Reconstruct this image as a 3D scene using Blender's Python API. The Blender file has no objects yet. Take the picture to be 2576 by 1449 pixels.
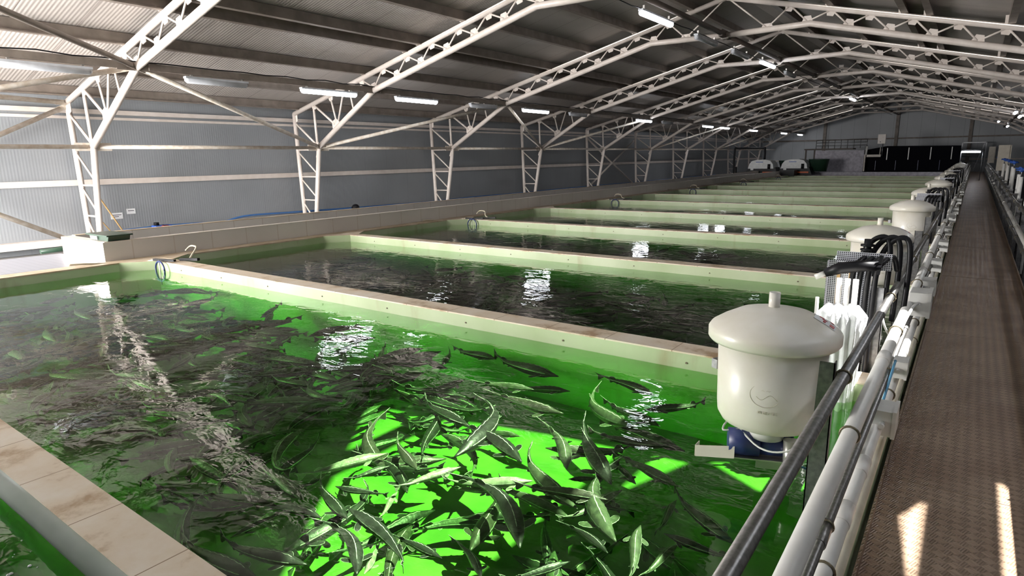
import bpy, math, random
from mathutils import Vector, Matrix
random.seed(7)
sc = bpy.context.scene
COL = sc.collection
U = 1.4; CZ = 1.68
V = Vector
def uz(z): return CZ + U * z
# ------------------------------------------------------------------ materials
def new_mat(name):
    m = bpy.data.materials.new(name); m.use_nodes = True
    nt = m.node_tree; b = nt.nodes['Principled BSDF']
    return m, nt, b
def N(nt, t, **kw):
    n = nt.nodes.new(t)
    for k, v in kw.items(): setattr(n, k, v)
    return n
def L(nt, a, b): nt.links.new(a, b)
def ramp(nt, fac, stops):
    r = N(nt, 'ShaderNodeValToRGB'); L(nt, fac, r.inputs[0])
    e = r.color_ramp.elements
    while len(e) < len(stops): e.new(.5)
    for i, (p, c) in enumerate(stops): e[i].position = p; e[i].color = (*c, 1)
    return r
def coords(nt, scale=(1, 1, 1), rot=(0, 0, 0)):
    g = N(nt, 'ShaderNodeNewGeometry'); mp = N(nt, 'ShaderNodeMapping')
    mp.inputs['Scale'].default_value = scale; mp.inputs['Rotation'].default_value = rot
    L(nt, g.outputs['Position'], mp.inputs[0]); return mp.outputs[0]
def simple(name, c, rough=.5, metal=0., c2=None, scale=6., bump=0., emit=0., amt=(.35, .65), vscale=(1, 1, 1), spec=.5):
    m, nt, b = new_mat(name)
    b.inputs['Base Color'].default_value = (*c, 1); b.inputs['Roughness'].default_value = rough
    b.inputs['Metallic'].default_value = metal; b.inputs['Specular IOR Level'].default_value = spec
    n = N(nt, 'ShaderNodeTexNoise'); n.inputs['Scale'].default_value = scale; n.inputs['Detail'].default_value = 5
    L(nt, coords(nt, vscale), n.inputs['Vector'])
    c2 = c2 or tuple(x * .86 for x in c)
    r = ramp(nt, n.outputs['Fac'], [(amt[0], c2), (amt[1], c)]); L(nt, r.outputs[0], b.inputs['Base Color'])
    if bump:
        bp = N(nt, 'ShaderNodeBump'); bp.inputs['Strength'].default_value = bump; bp.inputs['Distance'].default_value = .01
        L(nt, n.outputs['Fac'], bp.inputs['Height']); L(nt, bp.outputs[0], b.inputs['Normal'])
    if emit:
        b.inputs['Emission Color'].default_value = (*c, 1); b.inputs['Emission Strength'].default_value = emit
    return m
M = {}
M['frame'] = simple('white_painted_steel', (.76, .685, .63), .38, c2=(.68, .60, .54), scale=5)
M['tube'] = simple('cream_painted_tube', (.70, .65, .58), .4, c2=(.55, .47, .38), scale=9)
M['purlin'] = simple('brown_grey_purlin', (.27, .225, .19), .5, c2=(.19, .155, .13), scale=4)
M['darktube'] = simple('dark_primer_tube', (.11, .085, .07), .55)
M['concrete'] = simple('concrete_floor', (.30, .29, .28), .8, c2=(.22, .22, .21), scale=3, bump=.2)
M['galv'] = simple('galvanised_steel', (.34, .34, .345), .38, .85, c2=(.22, .22, .23), scale=40)
M['galvrail'] = simple('galvanised_rail_pipe', (.27, .265, .26), .33, .8, c2=(.19, .185, .18), scale=60)
M['pvc'] = simple('white_pvc_pipe', (.80, .79, .76), .3, c2=(.72, .70, .66), scale=6)
M['pvcold'] = simple('yellowed_pvc_pipe', (.66, .62, .50), .35, c2=(.55, .50, .40), scale=8)
M['boxgrey'] = simple('pale_grey_plastic', (.66, .66, .63), .45)
M['hopper'] = simple('translucent_white_plastic', (.82, .79, .72), .32, c2=(.74, .70, .60), scale=5)
M['blue'] = simple('dark_blue_plastic', (.03, .045, .16), .35)
M['bluebright'] = simple('blue_plastic', (.03, .10, .42), .4)
M['bluehose'] = simple('blue_hose', (.06, .17, .42), .45)
M['cyan'] = simple('light_blue_tube', (.12, .38, .62), .35)
M['black'] = simple('black_rubber', (.008, .008, .010), .45, spec=.25)
M['blackpanel'] = simple('black_sheet', (.004, .004, .007), .8, scale=1., spec=.1)
M['red'] = simple('red_plastic', (.42, .02, .02), .4)
M['steelplate'] = simple('brushed_steel_plate', (.55, .53, .50), .3, .7)
M['ivory'] = simple('ivory_plastic', (.74, .68, .60), .5)
M['cabinet'] = simple('beige_cabinet', (.55, .50, .42), .5)
M['whitebag'] = simple('white_plastic_film', (.85, .86, .88), .35, scale=14, bump=.8)
M['wood'] = simple('wooden_handle', (.48, .31, .13), .6)
M['greybox'] = simple('grey_rendered_panel', (.60, .575, .63), .8, c2=(.42, .40, .45), scale=7)
M['orange'] = simple('orange_stripe', (.65, .12, .02), .5)
M['machine'] = simple('white_moulded_shell', (.72, .73, .72), .4)
M['greendark'] = simple('dark_green_plastic', (.02, .05, .03), .35)
M['rope'] = simple('pale_hose', (.62, .55, .42), .6)
M['paper'] = simple('paper_notice', (.82, .83, .84), .7)
M['ink'] = simple('printed_ink', (.05, .05, .06), .6)
M['mould'] = simple('pale_moulding', (.70, .64, .50), .4)
M['clamp'] = simple('brass_tinted_clamp', (.22, .19, .13), .4, .7)
M['lampbody'] = simple('clear_lamp_housing', (.62, .64, .68), .2)
M['hazel'] = simple('brown_flange', (.16, .12, .08), .6)
def emis(name, c, s):
    m, nt, b = new_mat(name); b.inputs['Base Color'].default_value = (*c, 1)
    b.inputs['Emission Color'].default_value = (*c, 1); b.inputs['Emission Strength'].default_value = s; return m
M['lit'] = emis('lit_fluorescent_diffuser', (.90, .93, 1.0), 19.)

def tank_paint():
    m, nt, b = new_mat('tank_paint_green')
    n = N(nt, 'ShaderNodeTexNoise'); n.inputs['Scale'].default_value = 1.3; n.inputs['Detail'].default_value = 6
    L(nt, coords(nt, (1, 1, .6)), n.inputs['Vector'])
    r = ramp(nt, n.outputs['Fac'], [(.3, (.36, .44, .24)), (.7, (.50, .57, .38))])
    # brown grime streaks
    n2 = N(nt, 'ShaderNodeTexNoise'); n2.inputs['Scale'].default_value = 5; n2.inputs['Detail'].default_value = 8
    L(nt, coords(nt, (1, 1, .25)), n2.inputs['Vector'])
    r2 = ramp(nt, n2.outputs['Fac'], [(.60, (0, 0, 0)), (.78, (.6, .6, .6))])
    mx = N(nt, 'ShaderNodeMixRGB'); mx.inputs[2].default_value = (.30, .24, .13, 1)
    L(nt, r2.outputs[0], mx.inputs[0]); L(nt, r.outputs[0], mx.inputs[1]); L(nt, mx.outputs[0], b.inputs['Base Color'])
    b.inputs['Roughness'].default_value = .5; return m
M['paint'] = tank_paint()
M['paintfloor'] = simple('tank_floor_green', (.145, .155, .075), .6, c2=(.07, .095, .035), scale=3.5)  # mottled green tones stand in for caustic light on the floor
M['bull'] = simple('pale_green_rim', (.74, .80, .74), .2, c2=(.62, .70, .62), scale=3)
def cap_mat():
    m, nt, b = new_mat('beige_stained_coping')
    n = N(nt, 'ShaderNodeTexNoise'); n.inputs['Scale'].default_value = 3.2; n.inputs['Detail'].default_value = 8; n.inputs['Roughness'].default_value = .62
    L(nt, coords(nt), n.inputs['Vector'])
    r = ramp(nt, n.outputs['Fac'], [(.36, (.40, .27, .15)), (.47, (.66, .55, .42)), (.66, (.72, .64, .54))])
    g = N(nt, 'ShaderNodeNewGeometry'); s = N(nt, 'ShaderNodeSeparateXYZ'); L(nt, g.outputs['Position'], s.inputs[0])
    def line(o):
        md = N(nt, 'ShaderNodeMath', operation='MODULO'); ab = N(nt, 'ShaderNodeMath', operation='ABSOLUTE'); L(nt, o, ab.inputs[0])
        L(nt, ab.outputs[0], md.inputs[0]); md.inputs[1].default_value = .55
        lt = N(nt, 'ShaderNodeMath', operation='LESS_THAN'); L(nt, md.outputs[0], lt.inputs[0]); lt.inputs[1].default_value = .006; return lt.outputs[0]
    mx = N(nt, 'ShaderNodeMixRGB'); mx.inputs[2].default_value = (.28, .19, .11, 1)
    L(nt, line(s.outputs[0]), mx.inputs[0]); L(nt, r.outputs[0], mx.inputs[1]); L(nt, mx.outputs[0], b.inputs['Base Color'])
    b.inputs['Roughness'].default_value = .5; return m
M['cap'] = cap_mat()
M['coping'] = simple('beige_coping', (.60, .50, .38), .5, c2=(.42, .32, .21), scale=4)
def panel_mat(name, c, axis, pitch, rib, c2=None, dark=(.2, .2, .2), bs=.1):
    """sheet panels: seams every pitch metres across axis, fine ribs rib metres apart"""
    m, nt, b = new_mat(name)
    g = N(nt, 'ShaderNodeNewGeometry'); s = N(nt, 'ShaderNodeSeparateXYZ'); L(nt, g.outputs['Position'], s.inputs[0]); o = s.outputs[axis]
    ad = N(nt, 'ShaderNodeMath', operation='ADD'); L(nt, o, ad.inputs[0]); ad.inputs[1].default_value = 100.0
    md = N(nt, 'ShaderNodeMath', operation='MODULO'); L(nt, ad.outputs[0], md.inputs[0]); md.inputs[1].default_value = pitch
    lt = N(nt, 'ShaderNodeMath', operation='LESS_THAN'); L(nt, md.outputs[0], lt.inputs[0]); lt.inputs[1].default_value = .016
    sn = N(nt, 'ShaderNodeMath', operation='MULTIPLY'); L(nt, o, sn.inputs[0]); sn.inputs[1].default_value = 2 * math.pi / rib
    si = N(nt, 'ShaderNodeMath', operation='SINE'); L(nt, sn.outputs[0], si.inputs[0])
    n = N(nt, 'ShaderNodeTexNoise'); n.inputs['Scale'].default_value = .7; n.inputs['Detail'].default_value = 3; L(nt, coords(nt), n.inputs['Vector'])
    r = ramp(nt, n.outputs['Fac'], [(.3, c2 or tuple(x * .88 for x in c)), (.7, c)])
    mx = N(nt, 'ShaderNodeMixRGB'); mx.inputs[2].default_value = (*dark, 1)
    L(nt, lt.outputs[0], mx.inputs[0]); L(nt, r.outputs[0], mx.inputs[1]); L(nt, mx.outputs[0], b.inputs['Base Color'])
    bp = N(nt, 'ShaderNodeBump'); bp.inputs['Strength'].default_value = bs; bp.inputs['Distance'].default_value = .006
    L(nt, si.outputs[0], bp.inputs['Height']); L(nt, bp.outputs[0], b.inputs['Normal'])
    b.inputs['Roughness'].default_value = .42; return m
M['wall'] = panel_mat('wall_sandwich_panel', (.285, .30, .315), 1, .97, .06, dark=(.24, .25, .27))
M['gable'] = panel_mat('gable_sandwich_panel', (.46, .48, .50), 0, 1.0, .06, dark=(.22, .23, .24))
M['roof'] = panel_mat('roof_sandwich_panel', (.52, .475, .44), 1, 1.0, .065, dark=(.24, .20, .18), bs=.25)
M['channel'] = panel_mat('channel_render', (.74, .69, .64), 1, .62, .3, dark=(.58, .51, .45))
def tread_mat():
    m, nt, b = new_mat('five_bar_tread_plate')
    def wav(rot):
        w = N(nt, 'ShaderNodeTexWave'); w.inputs['Scale'].default_value = 30.; L(nt, coords(nt, (1, 1, 1), (0, 0, rot)), w.inputs['Vector']); return w.outputs['Fac']
    ck = N(nt, 'ShaderNodeTexChecker'); ck.inputs['Scale'].default_value = 25.; L(nt, coords(nt, (1, 1, 0), (0, 0, math.radians(45))), ck.inputs['Vector'])
    mx = N(nt, 'ShaderNodeMixRGB'); L(nt, ck.outputs['Fac'], mx.inputs[0]); L(nt, wav(math.radians(20)), mx.inputs[1]); L(nt, wav(math.radians(110)), mx.inputs[2])
    bp = N(nt, 'ShaderNodeBump'); bp.inputs['Strength'].default_value = .55; bp.inputs['Distance'].default_value = .003
    L(nt, mx.outputs[0], bp.inputs['Height']); L(nt, bp.outputs[0], b.inputs['Normal'])
    n = N(nt, 'ShaderNodeTexNoise'); n.inputs['Scale'].default_value = 2.2; n.inputs['Detail'].default_value = 7; L(nt, coords(nt), n.inputs['Vector'])
    r = ramp(nt, n.outputs['Fac'], [(.35, (.27, .175, .115)), (.65, (.40, .29, .205))])
    m2 = N(nt, 'ShaderNodeMixRGB'); m2.blend_type = 'MULTIPLY'; m2.inputs[0].default_value = .6
    r3 = ramp(nt, ck.outputs['Fac'], [(.0, (.38, .36, .34)), (1., (1, 1, 1))])
    L(nt, r.outputs[0], m2.inputs[1]); L(nt, r3.outputs[0], m2.inputs[2]); L(nt, m2.outputs[0], b.inputs['Base Color'])
    b.inputs['Metallic'].default_value = .25; b.inputs['Roughness'].default_value = .34; return m
M['tread'] = tread_mat()
def grating_mat():
    m, nt, b = new_mat('aluminium_diamond_plate')
    v = N(nt, 'ShaderNodeTexVoronoi'); v.inputs['Scale'].default_value = 16; v.inputs['Randomness'].default_value = 0
    L(nt, coords(nt, (1, .6, 1)), v.inputs['Vector'])
    r = ramp(nt, v.outputs['Distance'], [(.40, (.10, .10, .13)), (.52, (.60, .61, .68))]); L(nt, r.outputs[0], b.inputs['Base Color'])
    b.inputs['Metallic'].default_value = .6; b.inputs['Roughness'].default_value = .35; return m
M['grating'] = grating_mat()
def perf_mat():
    m, nt, b = new_mat('perforated_galvanised_tray')
    g = N(nt, 'ShaderNodeTexCoord'); s = N(nt, 'ShaderNodeSeparateXYZ'); L(nt, g.outputs['Object'], s.inputs[0])
    def cell(o):
        a = N(nt, 'ShaderNodeMath', operation='ADD'); L(nt, o, a.inputs[0]); a.inputs[1].default_value = 10
        d = N(nt, 'ShaderNodeMath', operation='MODULO'); L(nt, a.outputs[0], d.inputs[0]); d.inputs[1].default_value = .012
        l = N(nt, 'ShaderNodeMath', operation='LESS_THAN'); L(nt, d.outputs[0], l.inputs[0]); l.inputs[1].default_value = .0072; return l.outputs[0]
    mu = N(nt, 'ShaderNodeMath', operation='MULTIPLY'); L(nt, cell(s.outputs[0]), mu.inputs[0]); L(nt, cell(s.outputs[2]), mu.inputs[1])
    mx = N(nt, 'ShaderNodeMixRGB'); mx.inputs[1].default_value = (.62, .63, .68, 1); mx.inputs[2].default_value = (.015, .015, .02, 1)
    L(nt, mu.outputs[0], mx.inputs[0]); L(nt, mx.outputs[0], b.inputs['Base Color']); b.inputs['Metallic'].default_value = .3
    b.inputs['Roughness'].default_value = .35; return m
M['perf'] = perf_mat()
def water_mat(name, amp, absorb=True, tint=(.86, 1., .80), dens=1.25, vc=(.40, .93, .20)):
    m = bpy.data.materials.new(name); m.use_nodes = True; nt = m.node_tree; nt.nodes.clear()
    out = N(nt, 'ShaderNodeOutputMaterial'); mix = N(nt, 'ShaderNodeMixShader'); g0 = N(nt, 'ShaderNodeNewGeometry'); dp = N(nt, 'ShaderNodeVectorMath', operation='DOT_PRODUCT'); L(nt, g0.outputs['Incoming'], dp.inputs[1]); ab = N(nt, 'ShaderNodeMath', operation='ABSOLUTE'); L(nt, dp.outputs['Value'], ab.inputs[0]); om = N(nt, 'ShaderNodeMath', operation='SUBTRACT'); om.inputs[0].default_value = 1; L(nt, ab.outputs[0], om.inputs[1]); pw = N(nt, 'ShaderNodeMath', operation='POWER'); L(nt, om.outputs[0], pw.inputs[0]); pw.inputs[1].default_value = 4.6; fr = N(nt, 'ShaderNodeMath', operation='MULTIPLY_ADD'); L(nt, pw.outputs[0], fr.inputs[0]); fr.inputs[1].default_value = .95; fr.inputs[2].default_value = .025; fr.use_clamp = True
    tr = N(nt, 'ShaderNodeBsdfTransparent'); tr.inputs[0].default_value = (*tint, 1)
    gl = N(nt, 'ShaderNodeBsdfGlossy'); gl.inputs['Roughness'].default_value = .015; gl.inputs[0].default_value = (1, 1, 1, 1)
    n = N(nt, 'ShaderNodeTexNoise'); n.inputs['Scale'].default_value = 5.5; n.inputs['Detail'].default_value = 3; n.inputs['Distortion'].default_value = .6
    L(nt, coords(nt, (.75, 1.35, 1), (0, 0, .55)), n.inputs['Vector'])
    n2 = N(nt, 'ShaderNodeTexNoise'); n2.inputs['Scale'].default_value = 1.1; n2.inputs['Detail'].default_value = 2; L(nt, coords(nt), n2.inputs['Vector'])
    r = ramp(nt, n2.outputs['Fac'], [(.38, (.25, .25, .25)), (.62, (1, 1, 1))])
    mu = N(nt, 'ShaderNodeMath', operation='MULTIPLY'); L(nt, n.outputs['Fac'], mu.inputs[0]); L(nt, r.outputs[0], mu.inputs[1])
    bp = N(nt, 'ShaderNodeBump'); bp.inputs['Strength'].default_value = 1.; bp.inputs['Distance'].default_value = amp
    L(nt, mu.outputs[0], bp.inputs['Height']); L(nt, bp.outputs[0], gl.inputs['Normal']); L(nt, bp.outputs[0], dp.inputs[0])
    L(nt, fr.outputs[0], mix.inputs[0]); L(nt, tr.outputs[0], mix.inputs[1]); L(nt, gl.outputs[0], mix.inputs[2]); L(nt, mix.outputs[0], out.inputs['Surface'])
    if absorb:
        va = N(nt, 'ShaderNodeVolumeAbsorption'); va.inputs['Color'].default_value = (*vc, 1); va.inputs['Density'].default_value = dens
        L(nt, va.outputs[0], out.inputs['Volume'])
    return m
M['water'] = water_mat('green_tank_water', .006)
M['water_dark'] = water_mat('dense_green_tank_water', .003, dens=2.4, vc=(.28, .66, .18))
M['water_deep'] = water_mat('dark_green_tank_water', .006, dens=1.9, vc=(.30, .66, .15))
M['murk'] = water_mat('murky_channel_water', .003, tint=(.3, .35, .33))
def fish_mat(name, c, c2, rough=.42):
    return simple(name, tuple(x * .55 for x in c), rough, c2=tuple(x * .5 for x in c2), scale=30, bump=.4, spec=.3)
M['fish_dark'] = fish_mat('dark_sturgeon_skin', (.022, .028, .021), (.010, .013, .010))
M['fish_olive'] = fish_mat('olive_sturgeon_skin', (.075, .10, .055), (.04, .055, .032))
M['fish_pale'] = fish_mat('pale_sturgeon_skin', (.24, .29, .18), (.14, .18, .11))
M['fish_brown'] = fish_mat('brown_sturgeon_skin', (.06, .058, .045), (.03, .03, .024))
M['scute'] = simple('pale_scute', (.40, .46, .37), .4, c2=(.10, .13, .09), scale=60)

# ------------------------------------------------------------------ mesh builder
class MB:
    def __init__(s): s.v = []; s.f = []; s.sm = []; s.mi = []
    def face(s, idx, sm=False, mi=0): s.f.append(idx); s.sm.append(sm); s.mi.append(mi)
    def box(s, a, b, mi=0):
        x0, y0, z0 = a; x1, y1, z1 = b; n = len(s.v)
        s.v += [V(q) for q in ((x0, y0, z0), (x1, y0, z0), (x1, y1, z0), (x0, y1, z0), (x0, y0, z1), (x1, y0, z1), (x1, y1, z1), (x0, y1, z1))]
        for q in ((0, 3, 2, 1), (4, 5, 6, 7), (0, 1, 5, 4), (1, 2, 6, 5), (2, 3, 7, 6), (3, 0, 4, 7)): s.face([n + i for i in q], False, mi)
        return s
    def obox(s, p, q, w, h, up=V((0, 0, 1)), mi=0):
        p = V(p); q = V(q); d = (q - p).normalized(); side = d.cross(up)
        if side.length < 1e-4: side = V((1, 0, 0))
        side.normalize(); u2 = side.cross(d).normalized(); n = len(s.v)
        for c in (p, q):
            for a, b in ((-1, -1), (1, -1), (1, 1), (-1, 1)): s.v.append(c + side * a * w / 2 + u2 * b * h / 2)
        for qd in ((0, 1, 2, 3), (7, 6, 5, 4), (0, 4, 5, 1), (1, 5, 6, 2), (2, 6, 7, 3), (3, 7, 4, 0)): s.face([n + i for i in qd], False, mi)
        return s
    def tube(s, pts, r, n=10, caps=True, mi=0, rs=None):
        pts = [V(p) for p in pts]; rings = []; prev = None
        for i, p in enumerate(pts):
            d = ((pts[min(i + 1, len(pts) - 1)] - p).normalized() + (p - pts[max(i - 1, 0)]).normalized()) if 0 < i < len(pts) - 1 else (pts[1] - pts[0] if i == 0 else pts[-1] - pts[-2])
            d.normalize()
            if prev is None:
                a = V((0, 0, 1)) if abs(d.z) < .9 else V((1, 0, 0)); a = (a - d * a.dot(d)).normalized()
            else: a = (prev - d * prev.dot(d)).normalized()
            prev = a; b = d.cross(a); k = len(s.v); rr = rs[i] if rs else r
            s.v += [p + (a * math.cos(t) + b * math.sin(t)) * rr for t in [2 * math.pi * j / n for j in range(n)]]
            rings.append(k)
        for r0, r1 in zip(rings, rings[1:]):
            for j in range(n): s.face([r0 + j, r0 + (j + 1) % n, r1 + (j + 1) % n, r1 + j], True, mi)
        if caps: s.face([rings[0] + j for j in range(n)][::-1], False, mi); s.face([rings[-1] + j for j in range(n)], False, mi)
        return s
    def lathe(s, prof, c, n=40, mi=0, caps=True):
        c = V(c); rings = []
        for r, z in prof:
            k = len(s.v); s.v += [c + V((r * math.cos(2 * math.pi * j / n), r * math.sin(2 * math.pi * j / n), z)) for j in range(n)]; rings.append(k)
        for r0, r1 in zip(rings, rings[1:]):
            for j in range(n): s.face([r0 + j, r0 + (j + 1) % n, r1 + (j + 1) % n, r1 + j], True, mi)
        if caps: s.face([rings[0] + j for j in range(n)][::-1], False, mi); s.face([rings[-1] + j for j in range(n)], False, mi)
        return s
    def prism(s, poly, ext, mi=0):
        """poly: list of 3d points, ext: extrusion vector"""
        n = len(s.v); k = len(poly); e = V(ext); s.v += [V(p) for p in poly] + [V(p) + e for p in poly]
        s.face(list(range(n, n + k))[::-1], False, mi); s.face(list(range(n + k, n + 2 * k)), False, mi)
        for i in range(k): j = (i + 1) % k; s.face([n + i, n + j, n + k + j, n + k + i], False, mi)
        return s
    def mesh(s, name, mats, org=V((0, 0, 0))):
        me = bpy.data.meshes.new(name); me.from_pydata([tuple(v - org) for v in s.v], [], s.f)
        for m in mats: me.materials.append(m)
        for p, a, b in zip(me.polygons, s.sm, s.mi): p.use_smooth = a; p.material_index = b
        import bmesh
        bm = bmesh.new(); bm.from_mesh(me); bmesh.ops.recalc_face_normals(bm, faces=bm.faces); bm.to_mesh(me); bm.free()
        return me
ORG = {}
def tag(o, label=None, cat=None, group=None, kind=None):
    if label: o['label'] = label
    if cat: o['category'] = cat
    if group: o['group'] = group
    if kind: o['kind'] = kind
    return o
def thing(name, loc, label, cat, group=None, kind=None):
    o = bpy.data.objects.new(name, None); o.location = loc; o.empty_display_size = .1; COL.objects.link(o); ORG[o.name] = V(loc)
    return tag(o, label, cat, group, kind)
def part(name, mb, mat, parent, label=None, kind=None):
    org = ORG[parent.name]; mats = [M[k] for k in (mat if isinstance(mat, (list, tuple)) else [mat])]
    o = bpy.data.objects.new(name, mb.mesh(name, mats, org)); COL.objects.link(o); o.parent = parent; ORG[o.name] = org
    return tag(o, label, kind=kind)
def solo(name, mb, mat, label, cat, group=None, kind=None):
    xs = [v.x for v in mb.v]; ys = [v.y for v in mb.v]; zs = [v.z for v in mb.v]
    org = V(((min(xs) + max(xs)) / 2, (min(ys) + max(ys)) / 2, min(zs))); mats = [M[k] for k in (mat if isinstance(mat, (list, tuple)) else [mat])]
    o = bpy.data.objects.new(name, mb.mesh(name, mats, org)); o.location = org; COL.objects.link(o); ORG[o.name] = org
    return tag(o, label, cat, group, kind)
def struct(name, mb, mat, parent=None):
    mats = [M[k] for k in (mat if isinstance(mat, (list, tuple)) else [mat])]
    o = bpy.data.objects.new(name, mb.mesh(name, mats)); COL.objects.link(o); ORG[o.name] = V((0, 0, 0))
    if parent: o.parent = parent
    else: o['kind'] = 'structure'
    return o
KIDS = {}
def copy_tree(o, delta, label=None, parent=None):
    if not KIDS:
        for c in bpy.data.objects: pass
    c = o.copy(); COL.objects.link(c)
    if parent is None:
        c.location = o.location + V(delta)
        if label: c['label'] = label
    else: c.parent = parent
    for ch in o.children: copy_tree(ch, delta, None, c)
    return c
ORD = ['nearest', 'second', 'third', 'fourth', 'fifth', 'sixth', 'seventh', 'eighth', 'ninth', 'tenth', 'eleventh', 'twelfth', 'thirteenth', 'fourteenth', 'fifteenth']

# ------------------------------------------------------------------ hall shell
YB, YF = 63.9, -3.2            # far gable, front wall
XL, XR = -16.72, 5.3
XC = -4.07 * U                 # ridge
def rz(x): return uz(.98 + .2458 * (min(x, 2 * XC - x) / U + 11.72)) + .27     # underside of the roof sheet
struct('floor', MB().box((XL, YF, -1.2), (XR, YB, -1.0)), 'concrete')
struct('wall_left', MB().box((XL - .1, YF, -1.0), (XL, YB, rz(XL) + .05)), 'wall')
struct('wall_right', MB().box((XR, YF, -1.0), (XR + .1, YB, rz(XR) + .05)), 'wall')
def gable(y0, y1, hole=None):
    mb = MB()
    xs = sorted(set([XL, XC, XR] + (list(hole[:2]) if hole else [])))
    for a, b in zip(xs, xs[1:]):
        z0 = -1.0
        if hole and hole[0] <= a and b <= hole[1]: z0 = hole[3]
        mb.prism([(a, y0, z0), (b, y0, z0), (b, y0, rz(b) + .02), (a, y0, rz(a) + .02)], (0, y1 - y0, 0))
        if hole and hole[0] <= a and b <= hole[1] and hole[2] > -1.0: mb.box((a, y0, -1.0), (b, y1, hole[2]))
    return mb
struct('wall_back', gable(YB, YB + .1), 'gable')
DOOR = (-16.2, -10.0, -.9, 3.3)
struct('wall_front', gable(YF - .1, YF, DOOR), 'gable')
SUN = V((-.38, -.22, -.9)).normalized()
def up(x, y, z):
    """follow the sunlight back from a lit point to the roof sheet"""
    p = V((x, y, z)); t = 0
    for _ in range(40): q = p - SUN * t; t += (rz(q.x) - q.z) * .9
    return (p - SUN * t).to_2d()
# roof openings added to shape the sun patches, outlines given where their sunlight lands
HOLES = [[up(*q) for q in h] for h in (
    ((-3.9, 3.3, -.3), (-2.9, 2.0, -.3), (-2.1, .95, -.3), (-1.2, 1.0, -.3), (-.90, 1.3, -.3), (-.88, 2.1, -.3), (-1.42, 2.35, -.3), (-1.6, 3.0, -.3), (-1.3, 3.85, -.3), (-2.3, 3.7, -.3)),
    ((-.82, 4.15, .6), (-.45, 3.95, .6), (-.12, 4.2, .6), (-.12, 5.0, .6), (-.36, 5.1, .6), (-.42, 4.4, .6)),
    ((-.10, 3.2, 0), (.08, 1.9, 0), (.95, 2.5, 0), (.22, 4.05, 0)))]
cl = MB()
def piece(poly): cl.prism([(x, y, rz(x)) for x, y in poly], (0, 0, .07))
piece([(XL, YF), (XC, YF), (XC, YB), (XL, YB)])
from mathutils.geometry import delaunay_2d_cdt
pv = [V((XC, YF)), V((XR, YF)), V((XR, YB)), V((XC, YB))]; pe = [(0, 1), (1, 2), (2, 3), (3, 0)]
for h in HOLES: k = len(pv); pv += h; pe += [(k + i, k + (i + 1) % len(h)) for i in range(len(h))]
ov, oe, of = delaunay_2d_cdt(pv, pe, [], 1, 1e-5)[:3]
def inside(c, h):
    r_ = False
    for i in range(len(h)):
        p, q = h[i], h[i - 1]
        if (p.y > c.y) != (q.y > c.y) and c.x < (q.x - p.x) * (c.y - p.y) / (q.y - p.y) + p.x: r_ = not r_
    return r_
for f in of:
    tri = [ov[i] for i in f]; c = sum(tri, V((0, 0))) / len(tri)
    if not any(inside(c, h) for h in HOLES): piece([(p.x, p.y) for p in tri])
struct('ceiling', cl, 'roof')
# wall rails and curb on the left wall
for i, (z, w, h) in enumerate(((uz(-.285), .07, .13), (uz(.86), .12, .10), (uz(.76), .05, .06))):
    struct('trim_%d' % (i + 1), MB().box((XL, YF, z - h / 2), (XL + w, YB, z + h / 2)), 'frame')
struct('baseboard_left', MB().box((XL, YF, -.10), (XL + .3, YB, .05)), 'frame')
struct('trim_4', MB().box((XL, YB - .12, .95), (XR, YB, 1.05)), 'frame')
struct('trim_5', MB().box((XL, YB - .12, 2.75), (XR, YB, 2.87)), 'purlin')
for i, x in enumerate((-11.3, -5.7, -.55)):
    struct('trim_%d' % (6 + i), MB().box((x - .12, YB - .25, -1), (x + .12, YB, rz(x))), 'purlin')

# ------------------------------------------------------------------ purlins
PX = []
for i, xu in enumerate((-11.55, -10.55, -9.45, -8.32, -7.98, -6.97, -5.9, -4.75)):
    PX.append(('left', i, xu * U))
for i, xu in enumerate((-3.4, -2.3, -1.2, -.85, .2, 1.3)):
    PX.append(('right', i, xu * U))
nleft = ['lowest, just above the left wall', 'second up from the left wall', 'third up from the left wall', 'fourth up on the left slope, lower of a close pair',
         'fifth up on the left slope, upper of a close pair', 'sixth up on the left slope', 'seventh up on the left slope', 'highest on the left slope beside the ridge']
nright = ['first right of the ridge', 'second right of the ridge', 'third right of the ridge, left of a close pair', 'fourth right of the ridge, right of a close pair', 'fifth right of the ridge', 'sixth right of the ridge']
for side, i, x in PX:
    z = rz(x); mb = MB()
    mb.box((x - .035, YF + .05, z - .20), (x + .035, YB - .3, z - .004)); mb.box((x - .035, YF + .05, z - .22), (x + .10, YB - .3, z - .20))
    solo('roof_purlin', mb, 'purlin', 'brown-grey roof purlin, ' + (nleft if side == 'left' else nright)[i], 'roof purlin', 'purlins under the roof sheets')

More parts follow.
